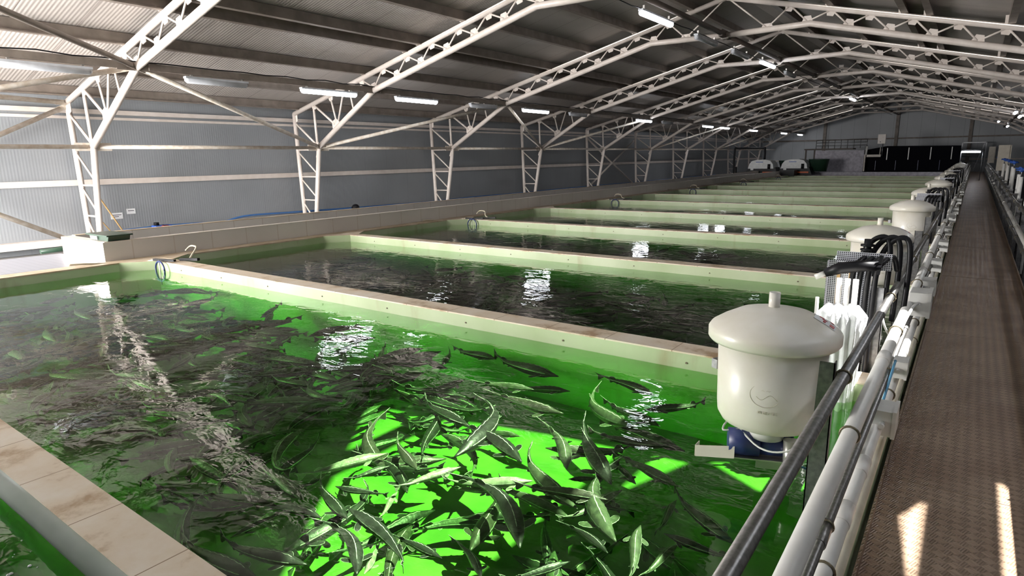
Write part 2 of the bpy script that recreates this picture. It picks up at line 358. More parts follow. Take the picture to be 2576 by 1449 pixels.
# ------------------------------------------------------------------ lattice portal frames
def P2(x, z, y=0): return V((x * U, y, uz(z)))
ZB = (-.25 - CZ) / U - .15
def mir(p): return (-8.14 - p[0], p[1])
def make_frame(y, label):
    t = thing('portal_frame', (XC, y, -1.0), label, 'roof frame', 'lattice portal frames along the hall')
    for m in (lambda p: p, mir):
        ob, oe = (-11.60, -1.9), (-11.72, .98)
        part('column_chord', MB().tube([P2(*m(ob), y), P2(*m(oe), y)], .062, 12), 'frame', t)
        ib, kn, kk, kf = (-11.37, -1.9), (-10.98, .28), (-9.22, 1.28), (-5.55, 2.22)
        part('column_chord', MB().tube([P2(*m(ib), y), P2(*m(kn), y)], .066, 12), 'frame', t)
        part('bottom_chord', MB().tube([P2(*m(kn), y), P2(*m(kk), y), P2(*m(kf), y), P2(*m((-4.07, 2.2)), y)], .074, 12), 'frame', t)
        part('top_chord', MB().tube([P2(*m(oe), y), P2(*m((-4.07, 2.86)), y)], .066, 12), 'frame', t)
        bars = []
        inn = lambda z: -11.37 + (z + 1.9) / 2.18 * .39
        out = lambda z: -11.60 - (z + 1.9) / 2.88 * .12
        for z0, z1 in ((.2, -.27), (-.35, -.76), (-.86, -1.3)): bars += [((out(z0), z0), (inn(z1), z1), .026), ((out(z1 - .05), z1 - .05), (inn(z1 - .05), z1 - .05), .024)]
        bars += [((out(.24), .24), (inn(.24), .24), .028), ((-11.68, .78), (-11.04, .33), .034), ((-11.05, 1.12), (-11.02, .36), .04),
                 ((-11.0, 1.1), (-10.42, .72), .034), ((-10.5, 1.25), (-10.36, .76), .027), ((-10.08, 1.35), (-10.3, .78), .027)]
        bn = [(-9.83, .98), (-9.2, 1.32), (-8.58, 1.49), (-7.97, 1.65), (-7.36, 1.81), (-6.76, 1.965), (-6.15, 2.12), (-5.5, 2.26), (-4.83, 2.24)]
        tp = lambda x: (x, .98 + .2458 * (x + 11.72) - .02)
        tn = [tp(x) for x in (-9.93, -9.55, -8.95, -8.32, -7.72, -7.1, -6.48, -5.88, -5.2, -4.12)]
        bars += [(tn[0], bn[0], .026)]
        bars += [(tn[0], bn[1], .026)]
        for k in range(1, 9): bars += [(tn[k], bn[k], .022), (bn[k], tn[k + 1], .022)]
        for a, b, r in bars: part('lattice_bar', MB().tube([P2(*m(a), y), P2(*m(b), y)], r * .92, 8), 'frame', t)
        def gus(c, dirv, w, h):
            c = V((c[0] * U, 0, uz(c[1]))); d = V((dirv[0], 0, dirv[1])).normalized(); n = V((-d.z, 0, d.x))
            pts = [c - d * w / 2 - n * h * .1, c + d * w / 2 - n * h * .1, c + d * w * .28 + n * h, c - d * w * .28 + n * h]
            pts = [((2 * XC - q.x) if m is mir else q.x, y - .007, q.z) for q in pts]
            part('gusset_plate', MB().prism(pts, (0, .014, 0)), 'frame', t)
        for b in bn[1:8]: gus((b[0], b[1] - .015), (1, .26) if b[0] < -5.6 else (1, 0), .27, .15)
        gus((-4.83, 2.22), (1, 0), .34, .13); gus((-10.38, .70), (.87, .5), .36, .16)
        for q in tn[1:9]: gus((q[0], q[1] + .01), (-1, -.246), .25, .15)
        for q in ((-11.05, 1.13), (-10.5, 1.27)): gus(q, (-1, -.246), .22, .14)
        for q in ((-11.02, .30), (-11.0, .10)): gus(q, (.35, .94), .26, .12)
        for z in (-.32, -.80): gus((out(z) - .0, z), (.04, -1), .24, .07); gus((inn(z), z), (.15, .98), .24, .07)
        gus((-11.72, .90), (.0, -1), .34, .14)
    c = V((XC, y, uz(2.2)))
    part('splice_plate', MB().prism([(c.x - .22, y - .03, c.z + .02), (c.x + .22, y - .03, c.z + .02), (c.x + .05, y - .03, c.z - .11), (c.x - .05, y - .03, c.z - .11)], (0, .06, 0)), 'frame', t)
    part('ridge_cap', MB().box((c.x - .1, y - .06, uz(2.86) - .05), (c.x + .1, y + .06, uz(2.86) + .13)), 'frame', t)
    for side, i, x in PX:
        xx = min(x, 2 * XC - x); z = uz(.98 + .2458 * (xx / U + 11.72)) + .05
        part('purlin_cleat', MB().box((x - .09, y - .06, z), (x - .035, y + .06, rz(x) - .04)), 'frame', t)
    return t
FY = [5.80 + 5.82 * k for k in range(10)]
fr = make_frame(FY[0], 'white lattice portal frame nearest the camera, glaringly lit at upper left')
for k in range(1, 10):
    copy_tree(fr, (0, FY[k] - FY[0], 0), 'white lattice portal frame, %s in the row from the camera' % (ORD[k] if k < 9 else 'last, close to the far gable'))

def strut(p, q, r, name, label, mat='tube', plates=True):
    t = thing(name, (p + q) / 2, label, 'roof brace', 'tubular braces between the portal frames')
    d = (q - p).normalized()
    part('brace_tube', MB().tube([p + d * .18, q - d * .18], r, 12), mat, t)
    if plates:
        for a, b in ((p, p + d * .3), (q, q - d * .3)): part('end_plate', MB().obox(a, b, .014, r * 2.2), mat, t)
    return t
KN = lambda y: P2(-10.95, .28, y); KK = lambda y: P2(-9.22, 1.27, y); EV = lambda y: P2(-11.70, .93, y)
for nm, x, z, lab, mat, r in (('longitudinal_tube', -10.98 * U - .02, uz(.27), 'pale horizontal tube linking the column knees along left wall', 'tube', .045),
                         ('longitudinal_tube', -9.22 * U, uz(1.285), 'brown box rail along left roof slope carrying the left lamp row', 'purlin', .06),
                         ('longitudinal_tube', XC, uz(2.2) + .02, 'dark rail along the middle of the roof below the ridge', 'darktube', .062),
                         ('longitudinal_tube', 1.08 * U, uz(1.285), 'brown box rail along right roof slope carrying the right lamps', 'purlin', .06)):
    t = thing(nm, (x, 0, z), lab, 'roof tube')
    ys = [YF + .1] + FY + [YB - .3]
    for a, b in zip(ys, ys[1:]):
        if mat == 'purlin': part('rail_length', MB().obox(V((x, a + .2, z)), V((x, b - .2, z)), .07, .13), mat, t)
        else: part('rail_length', MB().tube([(x, a + .12, z), (x, b - .12, z)], r, 12), mat, t)
    for f in FY: part('end_plate', MB().obox(V((x, f - .36, z)), V((x, f + .36, z)), .02 if mat != 'darktube' else .1, .17), mat, t)
cab = MB(); pts = []
for k in range(120):
    y = YF + .5 + k * .53; pts.append((-9.22 * U + .09, y, uz(1.285) + .10 - .04 * abs(math.sin(k * 1.7))))
cab.tube(pts, .012, 6); solo('power_cable', cab, 'black', 'thin black cable sagging along the left lamp row', 'cable')
cab = MB(); pts = [(XC - .16, YF + .5 + k * .53, uz(2.2) - .12 - .03 * abs(math.sin(k * 1.3))) for k in range(120)]
cab.tube(pts, .012, 6); solo('power_cable', cab, 'black', 'thin black cable along the middle lamp row', 'cable')
Y0 = FY[0] - 5.82
B = [(KK(FY[0]), KN(FY[1]), 'sloping brace from nearest frame down to the second column knee'),
     (KN(FY[1]), KK(FY[2]), 'sloping brace rising from second column knee to the third frame'),
     (KK(FY[2]), KN(FY[3]), 'sloping brace from third frame down to the fourth column knee'),
     (KN(FY[3]), KK(FY[4]), 'sloping brace rising from fourth column knee to fifth frame, lamplit'),
     (KN(FY[5]), KK(FY[6]), 'far sloping brace rising from the sixth column knee'),
     (KN(FY[7]), KK(FY[8]), 'farthest sloping brace near the far gable wall'),
     (KN(Y0), KK(FY[0]) + V((-.35, 0, .02)), 'long pale brace curving in from left edge to nearest frame'),
     (P2(-6.4, 1.9, Y0), KK(FY[0]), 'dark thick brace crossing the bright roof at top left'),
     (EV(FY[0]), EV(Y0) + V((0, 0, -2.9)), 'cream brace dropping left from the nearest eave corner'),
     (P2(-10.3, 1.0, Y0), EV(FY[0]) + V((0, 0, .05)), 'short brace under the roof left of nearest eave corner'),
     (V((-16.2, .2, 2.95)), V((-16.0, 5.45, -.03)), 'white wall brace sloping down behind the channel end at left edge')]
for p, q, lab in B:
    strut(p, q, .05, 'brace', 'tubular ' + lab, 'purlin' if 'dark' in lab else 'tube')
for p, q, w in ((V((-16.4, FY[4] + .1, .05)), V((-16.4, FY[5] - .1, 2.6)), 'rising'), (V((-16.4, FY[4] + .1, 2.6)), V((-16.4, FY[5] - .1, .05)), 'falling')):
    strut(p, q, .045, 'brace', 'cross brace on left wall behind fifth bay, %s away from camera' % w, 'frame')

# ------------------------------------------------------------------ lamps
def lamp(x, y, z, lit, label, ln=1.5):
    t = thing('tube_lamp', (x, y, z), label, 'ceiling lamp', 'lit tube lamps' if lit else 'unlit tube lamps')
    h = ln / 2; prof = []
    part('housing', MB().box((x - .055, y - h, z + .03), (x + .055, y + h, z + .07)), 'lampbody', t)
    pts = [(x, y - h, z + .005), (x, y - h + .05, z), (x, y + h - .05, z), (x, y + h, z + .005)]
    part('diffuser', MB().tube(pts, .06, 10, rs=[.03, .065, .065, .03]), 'lit' if lit else 'lampbody', t)
    for s in (-1, 1): part('hanging_clip', MB().box((x - .02, y + s * h * .8 - .02, z + .06), (x + .02, y + s * h * .8 + .02, z + .16)), 'steelplate', t)
XLAMP = -9.22 * U; ZL = 3.31
lit_left = [10.2, 13.2, 19.2, 28.4, 37.3, 40.4, 46.8, 55.6, 61.5]
for i, y in enumerate(lit_left):
    lamp(XLAMP, y, ZL, True, 'glowing tube lamp on the left rail, %s lit one from the camera' % ORD[i], 1.65)
for i, y in enumerate((4.35, 7.35, 16.2, 22.2, 31.2)):
    lamp(XLAMP, y, ZL, False, 'unlit tube lamp on the left rail, %s dark one from camera' % ORD[i], 1.35)
for i, y in enumerate((13.4, 22.4, 40.2)):
    lamp(XC - .16, y, 4.56, True, 'glowing tube lamp below the ridge rail, %s lit one of middle row' % ORD[i], 1.65)
for i, y in enumerate((16.5, 19.4, 25.5)):
    lamp(XC - .16, y, 4.52, False, 'unlit tube lamp below the ridge rail, %s dark one of middle row' % ORD[i], 1.5)
for i, (x, y) in enumerate(((XC - .16, 1.3), (XC - .16, 4.3), (1.45, .2), (1.45, 3.2), (1.45, 7.2), (1.45, 11.2), (1.45, 17.2))):  # unseen tube lamps added as fill light around the camera
    lamp(x, y, 4.56 if x < 0 else 3.27, True, 'added fill tube lamp above the camera out of view, number %d along' % (i + 1) if False else 'added unseen tube lamp overhead for fill light near the camera', 1.65)
for i, (x, y, z) in enumerate(((1.53, 40.0, 3.27), (1.53, 55.5, 3.27), (1.0, 55., 3.6), (1.25, 37.5, 3.35))):
    lamp(x, y, z, True, 'small distant lit lamp at right edge below right roof slope, %s of four' % ORD[i], 1.5)

# ------------------------------------------------------------------ tanks
ZR, ZW, ZF = .28, .152, -.36
DY = [.7285, 4.228, 7.80, 11.31, 14.94, 18.62, 22.2, 25.7, 29.3, 32.85, 36.4, 39.95, 43.5]
YEND = 47.1; TX0, TX1 = -9.89, -.36; TH = .217
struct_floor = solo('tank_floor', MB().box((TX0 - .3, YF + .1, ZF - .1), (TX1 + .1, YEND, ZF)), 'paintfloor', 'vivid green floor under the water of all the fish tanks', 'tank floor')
t = thing('tank_wall', (TX0 - .15, 20, -1), 'long green tank wall along the channel at left of the tanks', 'tank wall')
part('wall_body', MB().box((TX0 - .29, YF + .1, ZF), (TX0, YEND, ZR - .02)), 'paint', t)
part('coping', MB().box((TX0 - .29, YF + .1, ZR - .02), (TX0 + .005, YEND, ZR)), 'coping', t)
ch = .33
edges = [YF + .1] + [y for d in DY for y in (d, d + TH)] + [YEND]
for a, b in zip(edges[::2], edges[1::2]):
    for y, s in ((a, 1), (b, -1)):
        if b - a < 1: continue
        part('corner_fillet', MB().prism([(TX0 - .01, y - s * .01, ZF), (TX0 + ch, y - s * .01, ZF), (TX0 - .01, y + s * ch * 1.25, ZF)], (0, 0, ZR - ZF - .002)), 'paint', t)
        part('corner_coping', MB().prism([(TX0 - .01, y - s * .01, ZR - .002), (TX0 + ch, y - s * .01, ZR - .002), (TX0 - .01, y + s * ch * 1.25, ZR - .002)], (0, 0, .004)), 'coping', t)
t = thing('tank_wall', (TX1 + .06, 20, -1), 'tank wall below the pipes along the left of the walkway', 'tank wall')
part('wall_body', MB().box((TX1, YF + .1, ZF), (TX1 + .12, YEND, ZR - .02)), 'paint', t)
part('coping', MB().box((TX1, YF + .1, ZR - .02), (TX1 + .12, YEND, ZR)), 'coping', t)
t = thing('tank_wall', (-5, YEND + .2, -1), 'grey end wall beyond the farthest tank', 'tank wall')
part('wall_body', MB().box((TX0 - .29, YEND, -1), (TX1 + .12, YEND + .3, .42)), 'greybox', t)
part('ledge', MB().box((TX0 - .29, YEND + .3, -1), (TX1 + .12, YEND + 1.2, .36)), 'greybox', t)
for i, y in enumerate(DY):
    lab = ('broad stained divider at lower left between the two nearest tanks' if i == 0 else
           'cream-topped tank divider, %s beyond the one in the foreground corner' % (ORD[i - 1].replace('nearest', 'first')))
    t = thing('tank_divider', ((TX0 + TX1) / 2, y + TH / 2, ZF), lab, 'tank divider', 'dividers between the tanks')
    if i == 0:
        part('divider_body', MB().box((TX0, y + .04, ZF), (TX1, y + TH - .006, ZR - .02)), 'paint', t)
        part('coping', MB().box((TX0, y + .02, ZR - .02), (TX1, y + TH, ZR)), 'cap', t)
        bl = MB().tube([(TX0, y + .02, ZR - .058), (TX1, y + .02, ZR - .058)], .055, 16)
        part('rounded_lip', bl, 'bull', t)
    else:
        part('divider_body', MB().box((TX0, y, ZF), (TX1, y + TH, ZR - .012)), 'paint', t)
        part('coping', MB().box((TX0, y - .004, ZR - .012), (TX1, y + TH + .004, ZR)), 'cap', t)
        if i < 6:
            bt = MB()
            for k in range(9): bt.tube([(TX0 + 1 + k * 1.05, y - .006, .20), (TX0 + 1 + k * 1.05, y + .01, .20)], .008, 6)
            part('bolt_row', bt, 'hazel', t)
wn = ['dark green water in the corner tank at lower left', 'clear green water full of sturgeon in the nearest whole tank']
for i, (a, b) in enumerate(zip(edges[::2], edges[1::2])):
    if b - a < 1: continue
    lab = wn[i] if i < 2 else 'green tank water reflecting the roof, %s tank beyond the foreground divider' % ORD[i - 1].replace('nearest', 'first')
    solo('water', MB().box((TX0 + .003, a + .003, ZF + .003), (TX1 - .003, b - .003, ZW)), ('water_dark', 'water')[i] if i < 2 else 'water_deep', lab, 'water', kind='stuff')

fb = MB(); rb = random.Random(3)
for k in range(110):
    x = rb.uniform(-4.2, -1.9); y = rb.uniform(.2, .66); q = rb.choice((.0025, .003, .004, .008))
    fb.lathe([(q * .2, -.002), (q, .0), (q * .7, q * .5), (q * .1, q * .7)], (x, y, ZW + .001), 8)
solo('foam_bubbles', fb, 'paper', 'white specks of foam floating on the dark water in the corner tank', 'foam', kind='stuff')
# side channel with open top
t = thing('side_channel', (-10.9, 24, -1), 'long cream-rendered open channel raised along the left of the tanks', 'channel')
CX0, CX1, CY0, CY1, CZT = -11.75, -10.18, 3.77, 43.9, .56
part('front_wall', MB().box((CX1 - .12, CY0, -.9), (CX1, CY1, CZT)), 'channel', t)
part('back_wall', MB().box((CX0, CY0, -1.0), (CX0 + .12, CY1, CZT)), 'channel', t)
part('end_wall', MB().box((CX0 + .12, CY0, -1.0), (CX1 - .12, CY0 + .16, CZT)), 'channel', t)
part('rim', MB().box((CX0 - .01, CY0 + .16, CZT), (CX0 + .12, CY1, CZT + .012)), 'coping', t)
part('front_rim', MB().box((CX1 - .12, CY0 + .02, CZT), (CX1 + .004, CY1, CZT + .008)), 'frame', t)
part('channel_bed', MB().box((CX0 + .12, CY0 + .16, 0), (CX1 - .12, CY1, .1)), 'concrete', t)
solo('water', MB().box((CX0 + .122, CY0 + .162, .1), (CX1 - .122, CY1, .40)), 'murk', 'dark grey water inside the long raised side channel', 'water', kind='stuff')
solo('tread_plate', MB().box((-11.85, YF + .1, .25), (-10.19, CY0 - .01, ZR)).box((-11.84, YF + .15, -.26), (-11.78, CY0 - .1, .25)), 'grating', 'patterned aluminium plate beside channel end at the left edge', 'plate')
# side floor behind the channel
struct('floor_side', MB().box((XL, YF, -1.0), (-11.9, YB, -.25)), 'concrete')['kind'] = 'structure'

# ------------------------------------------------------------------ walkway
WX0, WX1 = -.205, .63
ys = [-3.0 + 3.35 * k for k in range(20)]
off = 3.60 - 3.35 * 2 + 3.0
for k, y in enumerate(ys):
    y0 = y + off - .0; y1 = y0 + 3.345
    if y1 > 64 or y1 < -2: continue
    t = thing('walkway_plate', ((WX0 + WX1) / 2, (y0 + y1) / 2, 0), 'brown tread-plate walkway sheet, %s' % ('nearest one at the lower right corner' if k <= 1 else '%s sheet along the walkway' % ((ORD + ['sixteenth', 'seventeenth', 'eighteenth', 'nineteenth', 'twentieth'])[k - 1])), 'walkway plate', 'tread plates of the walkway')
    part('tread_surface', MB().box((WX0, y0, -.012), (WX1, y1, 0)), 'tread', t)
    part('folded_edge', MB().box((WX0 - .012, y0, -.06), (WX0, y1, .05)), 'tread', t)
    part('folded_edge', MB().box((WX1, y0, -.06), (WX1 + .012, y1, .05)), 'tread', t)

def rail_set(x, sx, zs, r, y0, y1, posts, label, ptop, mats='galvrail', dx=-.05):
    t = thing('handrail', (x, (y0 + y1) / 2, 0), label, 'handrail')
    for z in zs: part('rail_pipe', MB().tube([(x, y0, z), (x, y1, z)], r, 14), mats, t)
    for y in posts:
        px_ = x + dx
        mb = MB(); w, d, th = .075, .045, .005
        mb.box((px_ - w / 2, y - d, -.3), (px_ + w / 2, y - d + th, ptop)); mb.box((px_ - w / 2, y - d, -.3), (px_ - w / 2 + th, y, ptop)); mb.box((px_ + w / 2 - th, y - d, -.3), (px_ + w / 2, y, ptop))
        po = part('post', mb, 'galv', t)
        for z in zs:
            rr = r + .004; mc = MB().tube([(x + math.cos(a) * rr * 1.05, y - .02, z + math.sin(a) * rr * 1.05) for a in [i * math.pi / 6 for i in range(13)]], .005, 6)
            part('pipe_clamp', mc, 'clamp', t)
    return t
PY = [2.80 + 1.775 * k for k in range(-2, 34)]
rail_set(-.345, -1, (.77,), .0245, YF + .4, 60, PY, 'grey galvanised handrail and posts on the tank side of the walkway', .83, dx=-.068)
rail_set(.665, 1, (.77, .30), .0235, YF + .4, 60, [2.1 + 1.775 * k for k in range(-2, 34)], 'grey galvanised handrail on right side of the walkway', .82, dx=.06)
# pipes on the left rail
def pipe(name, x, z, r, mat, label, joints, y0=YF + .4, y1=60., cl=None, jr=1.12, cat='pipe'):
    t = thing(name, (x, 0, z), label, cat)
    part('pipe_run', MB().tube([(x, y0, z), (x, y1, z)], r, 18), mat, t)
    for y in joints: part('coupling', MB().tube([(x, y - .07, z), (x, y + .07, z)], r * jr, 18), mat, t)
    for y in (cl or []):
        part('pipe_clamp', MB().tube([(x + math.cos(a) * (r + .005), y, z + math.sin(a) * (r + .005)) for a in [i * math.pi / 8 for i in range(17)]], .0045, 6), 'clamp', t)
    return t
cj = [1.15 + 1.775 * k for k in range(32)]
pipe('white_pipe', -.284, .59, .0305, 'pvc', 'thick white plastic pipe, uppermost below the handrail on tank side', [3.75 + 3.1 * k for k in range(18)], cl=[2.62 + 1.775 * k for k in range(30)])
pipe('conduit_pipe', -.262, .50, .0165, 'galvrail', 'thin grey metal conduit between the two thick white pipes', [2.0 + 2.9 * k for k in range(18)], cl=[2.05 + 1.775 * k for k in range(30)], jr=1.25)
pipe('white_pipe', -.245, .405, .0275, 'pvc', 'second thick white plastic pipe below the grey conduit', [2.32, 2.75, 3.3] + [4.6 + 2.1 * k for k in range(24)], cl=[1.95 + 1.775 * k for k in range(30)])
pipe('drain_pipe', -.236, .27, .026, 'pvcold', 'yellowed plastic pipe, lowest along the walkway edge', [], cl=[1.9 + 1.775 * k for k in range(30)])
pipe('white_pipe', .605, .56, .031, 'pvc', 'thick white plastic pipe along the right side of the walkway', [4.2 + 2.6 * k for k in range(20)], y0=YF + .4, y1=24)
# junction boxes and fittings along the pipes
def jbox(y, z, s, label, x=-.215):
    t = thing('junction_box', (x, y, z), label, 'junction box', 'pale electrical boxes along the pipes')
    part('box_body', MB().box((x - .04 * s, y - .075 * s, z - .055 * s), (x + .03 * s, y + .075 * s, z + .055 * s)), 'boxgrey', t)
    part('box_lid', MB().box((x + .03 * s, y - .08 * s, z - .06 * s), (x + .045 * s, y + .08 * s, z + .06 * s)), 'boxgrey', t)
    part('cable_gland', MB().tube([(x - .005, y - .075 * s, z), (x - .005, y - .115 * s, z)], .012 * s, 10), 'boxgrey', t)
jb = [(3.28, .44, 1.1, 'pale grey junction box on the lower pipes, nearest the camera'),
      (3.95, .50, .85, 'small pale junction box just beyond the nearest one'),
      (5.35, .60, 1.55, 'large pale junction box with coiled cable beside black hoses'),
      (6.6, .50, 1.2, 'pale junction box beyond the large one'), (7.9, .5, 1.1, 'pale box level with second feeder'),
      (9.6, .5, 1.2, 'pale box halfway to third feeder'), (11.3, .52, 1.1, 'pale box level with the third feeder'), (13.2, .55, 1.2, 'pale box past the third feeder'),
      (15.5, .5, 1.2, 'small distant pale box by the fourth feeder'), (18.5, .5, 1.2, 'small distant pale box by the fifth feeder'), (22, .52, 1.2, 'farthest pale box along the pipes')]
for y, z, s, lab in jb: jbox(y, z, s, lab)
def curve(name, pts, r, mat, label, cat, n=8, group=None, sub=6, kind=None):
    pts = [V(p) for p in pts]; out = []
    for i in range(len(pts) - 1):
        p0, p1, p2, p3 = pts[max(i - 1, 0)], pts[i], pts[i + 1], pts[min(i + 2, len(pts) - 1)]
        for k in range(sub):
            t = k / sub; out.append(.5 * ((2 * p1) + (p2 - p0) * t + (2 * p0 - 5 * p1 + 4 * p2 - p3) * t * t + (3 * p1 - p0 - 3 * p2 + p3) * t ** 3))
    out.append(pts[-1]); mb = MB().tube(out, r, n)
    if cat is None: return mb
    return solo(name, mb, mat, label, cat, group, kind)
curve('air_hose', [(-.235, 3.86, .56), (-.24, 3.6, .50), (-.25, 3.35, .42), (-.262, 3.1, .40), (-.27, 2.9, .36), (-.30, 2.75, .30)], .0065, 'cyan', 'thin light blue air tube hanging beside the nearest box', 'hose')
curve('power_cable', [(-.22, 5.2, .62), (-.24, 4.95, .63), (-.27, 4.8, .55), (-.30, 4.75, .40), (-.31, 4.8, .30)], .010, 'boxgrey', 'pale grey cable looping from the large junction box', 'cable')
curve('power_cable', [(-.42, 4.9, .62), (-.38, 4.85, .5), (-.34, 4.95, .42), (-.3, 5.1, .5), (-.28, 5.2, .56)], .007, 'boxgrey', 'corrugated pale cable left of the large junction box', 'cable')

# ------------------------------------------------------------------ feeders
def make_feeder(cx, cy, label):
    t = thing('fish_feeder', (cx, cy, .22), label, 'fish feeder', 'white hopper feeders along the tanks')
    c = (cx, cy, 0); R = .232
    hp = part('hopper', MB().lathe([(.06, .464), (.10, .466), (.165, .476), (.203, .494), (.220, .525), (R * .965, .57), (R, .90)], c), 'hopper', t)
    # moulded emblem and lettering rows on the barrel, facing the camera
    a0 = math.atan2(0 - cy, 0 - cx)
    def onb(u, z, r=R * .975): a = a0 + u / r; return V((cx + math.cos(a) * r, cy + math.sin(a) * r, z))
    em = MB(); em.tube([onb(.062 * math.cos(q) - .015, .68 + .052 * math.sin(q)) for q in [math.radians(60 + i * 13) for i in range(22)]], .0010, 5)
    em.tube([onb(-.05 + i * .007, .672 - .012 * math.sin(i * .6)) for i in range(13)], .0010, 5)
    em.tube([onb(-.03 + i * .005, .70 + (.004 if i % 2 else 0)) for i in range(8)], .0009, 5)
    part('moulded_emblem', em, 'mould', hp)
    tx = MB(); glyph = {'A': [(0, 0, .5, 1), (.5, 1, 1, 0), (.25, .45, .75, .45)], 'R': [(0, 0, 0, 1), (0, 1, .8, .8), (.8, .8, 0, .5), (0, .5, .9, 0)], 'V': [(0, 1, .5, 0), (.5, 0, 1, 1)],
              'O': [(0, 0, 0, 1), (0, 1, .9, 1), (.9, 1, .9, 0), (.9, 0, 0, 0)], '-': [(0, .5, .8, .5)], 'T': [(0, 1, 1, 1), (.5, 1, .5, 0)], 'E': [(0, 0, 0, 1), (0, 1, .8, 1), (0, .5, .7, .5), (0, 0, .8, 0)], 'C': [(.9, 1, 0, 1), (0, 1, 0, 0), (0, 0, .9, 0)]}
    for k, chh in enumerate('ARVO-TEC'):
        for x0, y0, x1, y1 in glyph[chh]:
            tx.tube([onb(-.042 + k * .0105 + x0 * .008, .598 + y0 * .011), onb(-.042 + k * .0105 + x1 * .008, .598 + y1 * .011)], .0008, 4)
    part('moulded_lettering', tx, 'mould', hp)
    ld = part('lid', MB().lathe([(.236, .872), (.268, .867), (.277, .879), (.277, .915), (.266, .932), (.22, .962), (.155, .995), (.08, 1.012), (.03, 1.018)], c, 48), 'hopper', t)
    sp = MB().lathe([(.024, .995), (.0235, 1.083), (.019, 1.083), (.019, 1.01)], (cx - .005, cy - .0, 0), 20); part('spigot', sp, 'hopper', t)
    part('neck', MB().lathe([(.075, .405), (.085, .455)], c, 24), 'boxgrey', t)
    d = V((-.93, -.36, 0)); n = V((-d.y, d.x, 0)); b = V((cx, cy, .365))
    hs = part('motor_housing', MB().tube([b - d * .10, b + d * .03], .052, 24), 'blue', t)
    part('end_cap', MB().tube([b + d * .03, b + d * .165], .062, 24), 'blue', hs)
    part('end_flange', MB().tube([b - d * .115, b - d * .10], .060, 24), 'blue', hs)
    part('funnel', MB().lathe([(.03, .37), (.045, .39), (.078, .425)], c, 20), 'blue', hs)
    for k in (-1, 0, 1):
        q = b + n * -.045 + d * (-.03 + k * .045) + V((0, 0, -.028)); part('housing_screw', MB().tube([q, q + V((0, 0, .03)) - n * .012], .007, 8), 'blue', hs)
    pl = b + V((0, 0, -.06))
    part('mounting_plate', MB().obox(pl - d * .12 , pl + d * .16, .11, .006), 'steelplate', t, 'pale steel plate')
    part('guard_plate', MB().obox(pl - d * .13 - n * .05 + V((0, 0, -.045)), pl + d * .03 - n * .05 + V((0, 0, -.045)), .005, .09), 'steelplate', t)
    e = pl + d * .14
    tip = e + d * .17 + V((0, 0, -.03))
    chm = MB(); chm.prism([e + n * .06, e - n * .06, tip - n * .055 - d * .02, tip + n * .01], (0, 0, .006))
    chm.prism([e + n * .06, tip + n * .012, tip + n * .012 + V((0, 0, .055)), e + n * .06 + V((0, 0, .06))], n * .004)
    chm.prism([tip + n * .012, tip - n * .05 - d * .02, tip - n * .05 - d * .02 + V((0, 0, .05)), tip + n * .012 + V((0, 0, .055))], d * .004)
    part('feed_chute', chm, 'ivory', t)
    part('motor', MB().tube([V((cx + .115, cy - .02, .42)), V((cx + .125, cy - .03, .27))], .036, 20), 'steelplate', t)
    part('bracket', MB().obox(V((cx + .2, cy + .0, .66)), V((cx + .25, cy + .0, .66)), .03, .11), 'galv', t)
    part('bracket_arm', MB().obox(V((cx - .262, cy + .02, .70)), V((cx - .245, cy + .05, .70)), .035, .045), 'galv', t)
    cw = curve('c', [b + d * .12 + V((0, 0, .06)), b + d * .19 + V((0, 0, .05)), b + d * .15 + V((0, 0, .075)) - n * .05, V((cx + .0, cy - .12, .395)), V((cx + .12, cy - .15, .42)), V((cx + .20, cy - .09, .48))], .0045, None, None, None)
    part('signal_cable', cw, 'boxgrey', t)
    cw = curve('c', [V((cx + .17, cy - .12, .44)), V((cx + .215, cy - .08, .52)), V((cx + .24, cy - .04, .60))], .008, None, None, None)
    part('red_cable_end', cw, 'red', t)
    return t
fx, fy = -.645, 2.845
ft = make_feeder(fx, fy, 'large white hopper feeder with blue motor, nearest the camera')
def on_lid(ang, r_, dz):
    pr = [(.08, 1.012), (.155, .995), (.22, .962), (.266, .932)]
    for (r0, z0), (r1, z1) in zip(pr, pr[1:]):
        if r_ <= r1: z = z0 + (z1 - z0) * (r_ - r0) / (r1 - r0); break
    a_ = math.radians(ang); return V((fx + r_ * math.cos(a_), fy + r_ * math.sin(a_), z + dz))
def lid_patch(a0_, a1_, r0, r1, dz):
    mb = MB(); n = 6
    for i in range(n): mb.prism([on_lid(a0_ + (a1_ - a0_) * i / n, r0, dz), on_lid(a0_ + (a1_ - a0_) * i / n, r1, dz), on_lid(a0_ + (a1_ - a0_) * (i + 1) / n, r1, dz), on_lid(a0_ + (a1_ - a0_) * (i + 1) / n, r0, dz)], (0, 0, .0012))
    return mb
stk = part('lid_sticker', lid_patch(-4, 24, .16, .215, .0015), 'paper', ft)
part('lid_sticker', lid_patch(-4, 24, .215, .245, .0015), 'paper', ft)
for a_, b_, r0, r1 in ((-2, 6, .222, .240), (8, 12, .19, .21), (-1, 5, .195, .205), (14, 21, .225, .238), (15, 20, .18, .20)):
    part('red_print', lid_patch(a_, b_, r0, r1, .0030), 'red', stk)
for k, y in enumerate((6.68, 10.42, 14.2, 18.2, 22.3, 26., 29.7, 33.3, 36.9, 40.5, 44.), 1):
    copy_tree(ft, (0, y - fy, 0), 'white hopper feeder, %s from the camera along the tank edge' % ORD[k])

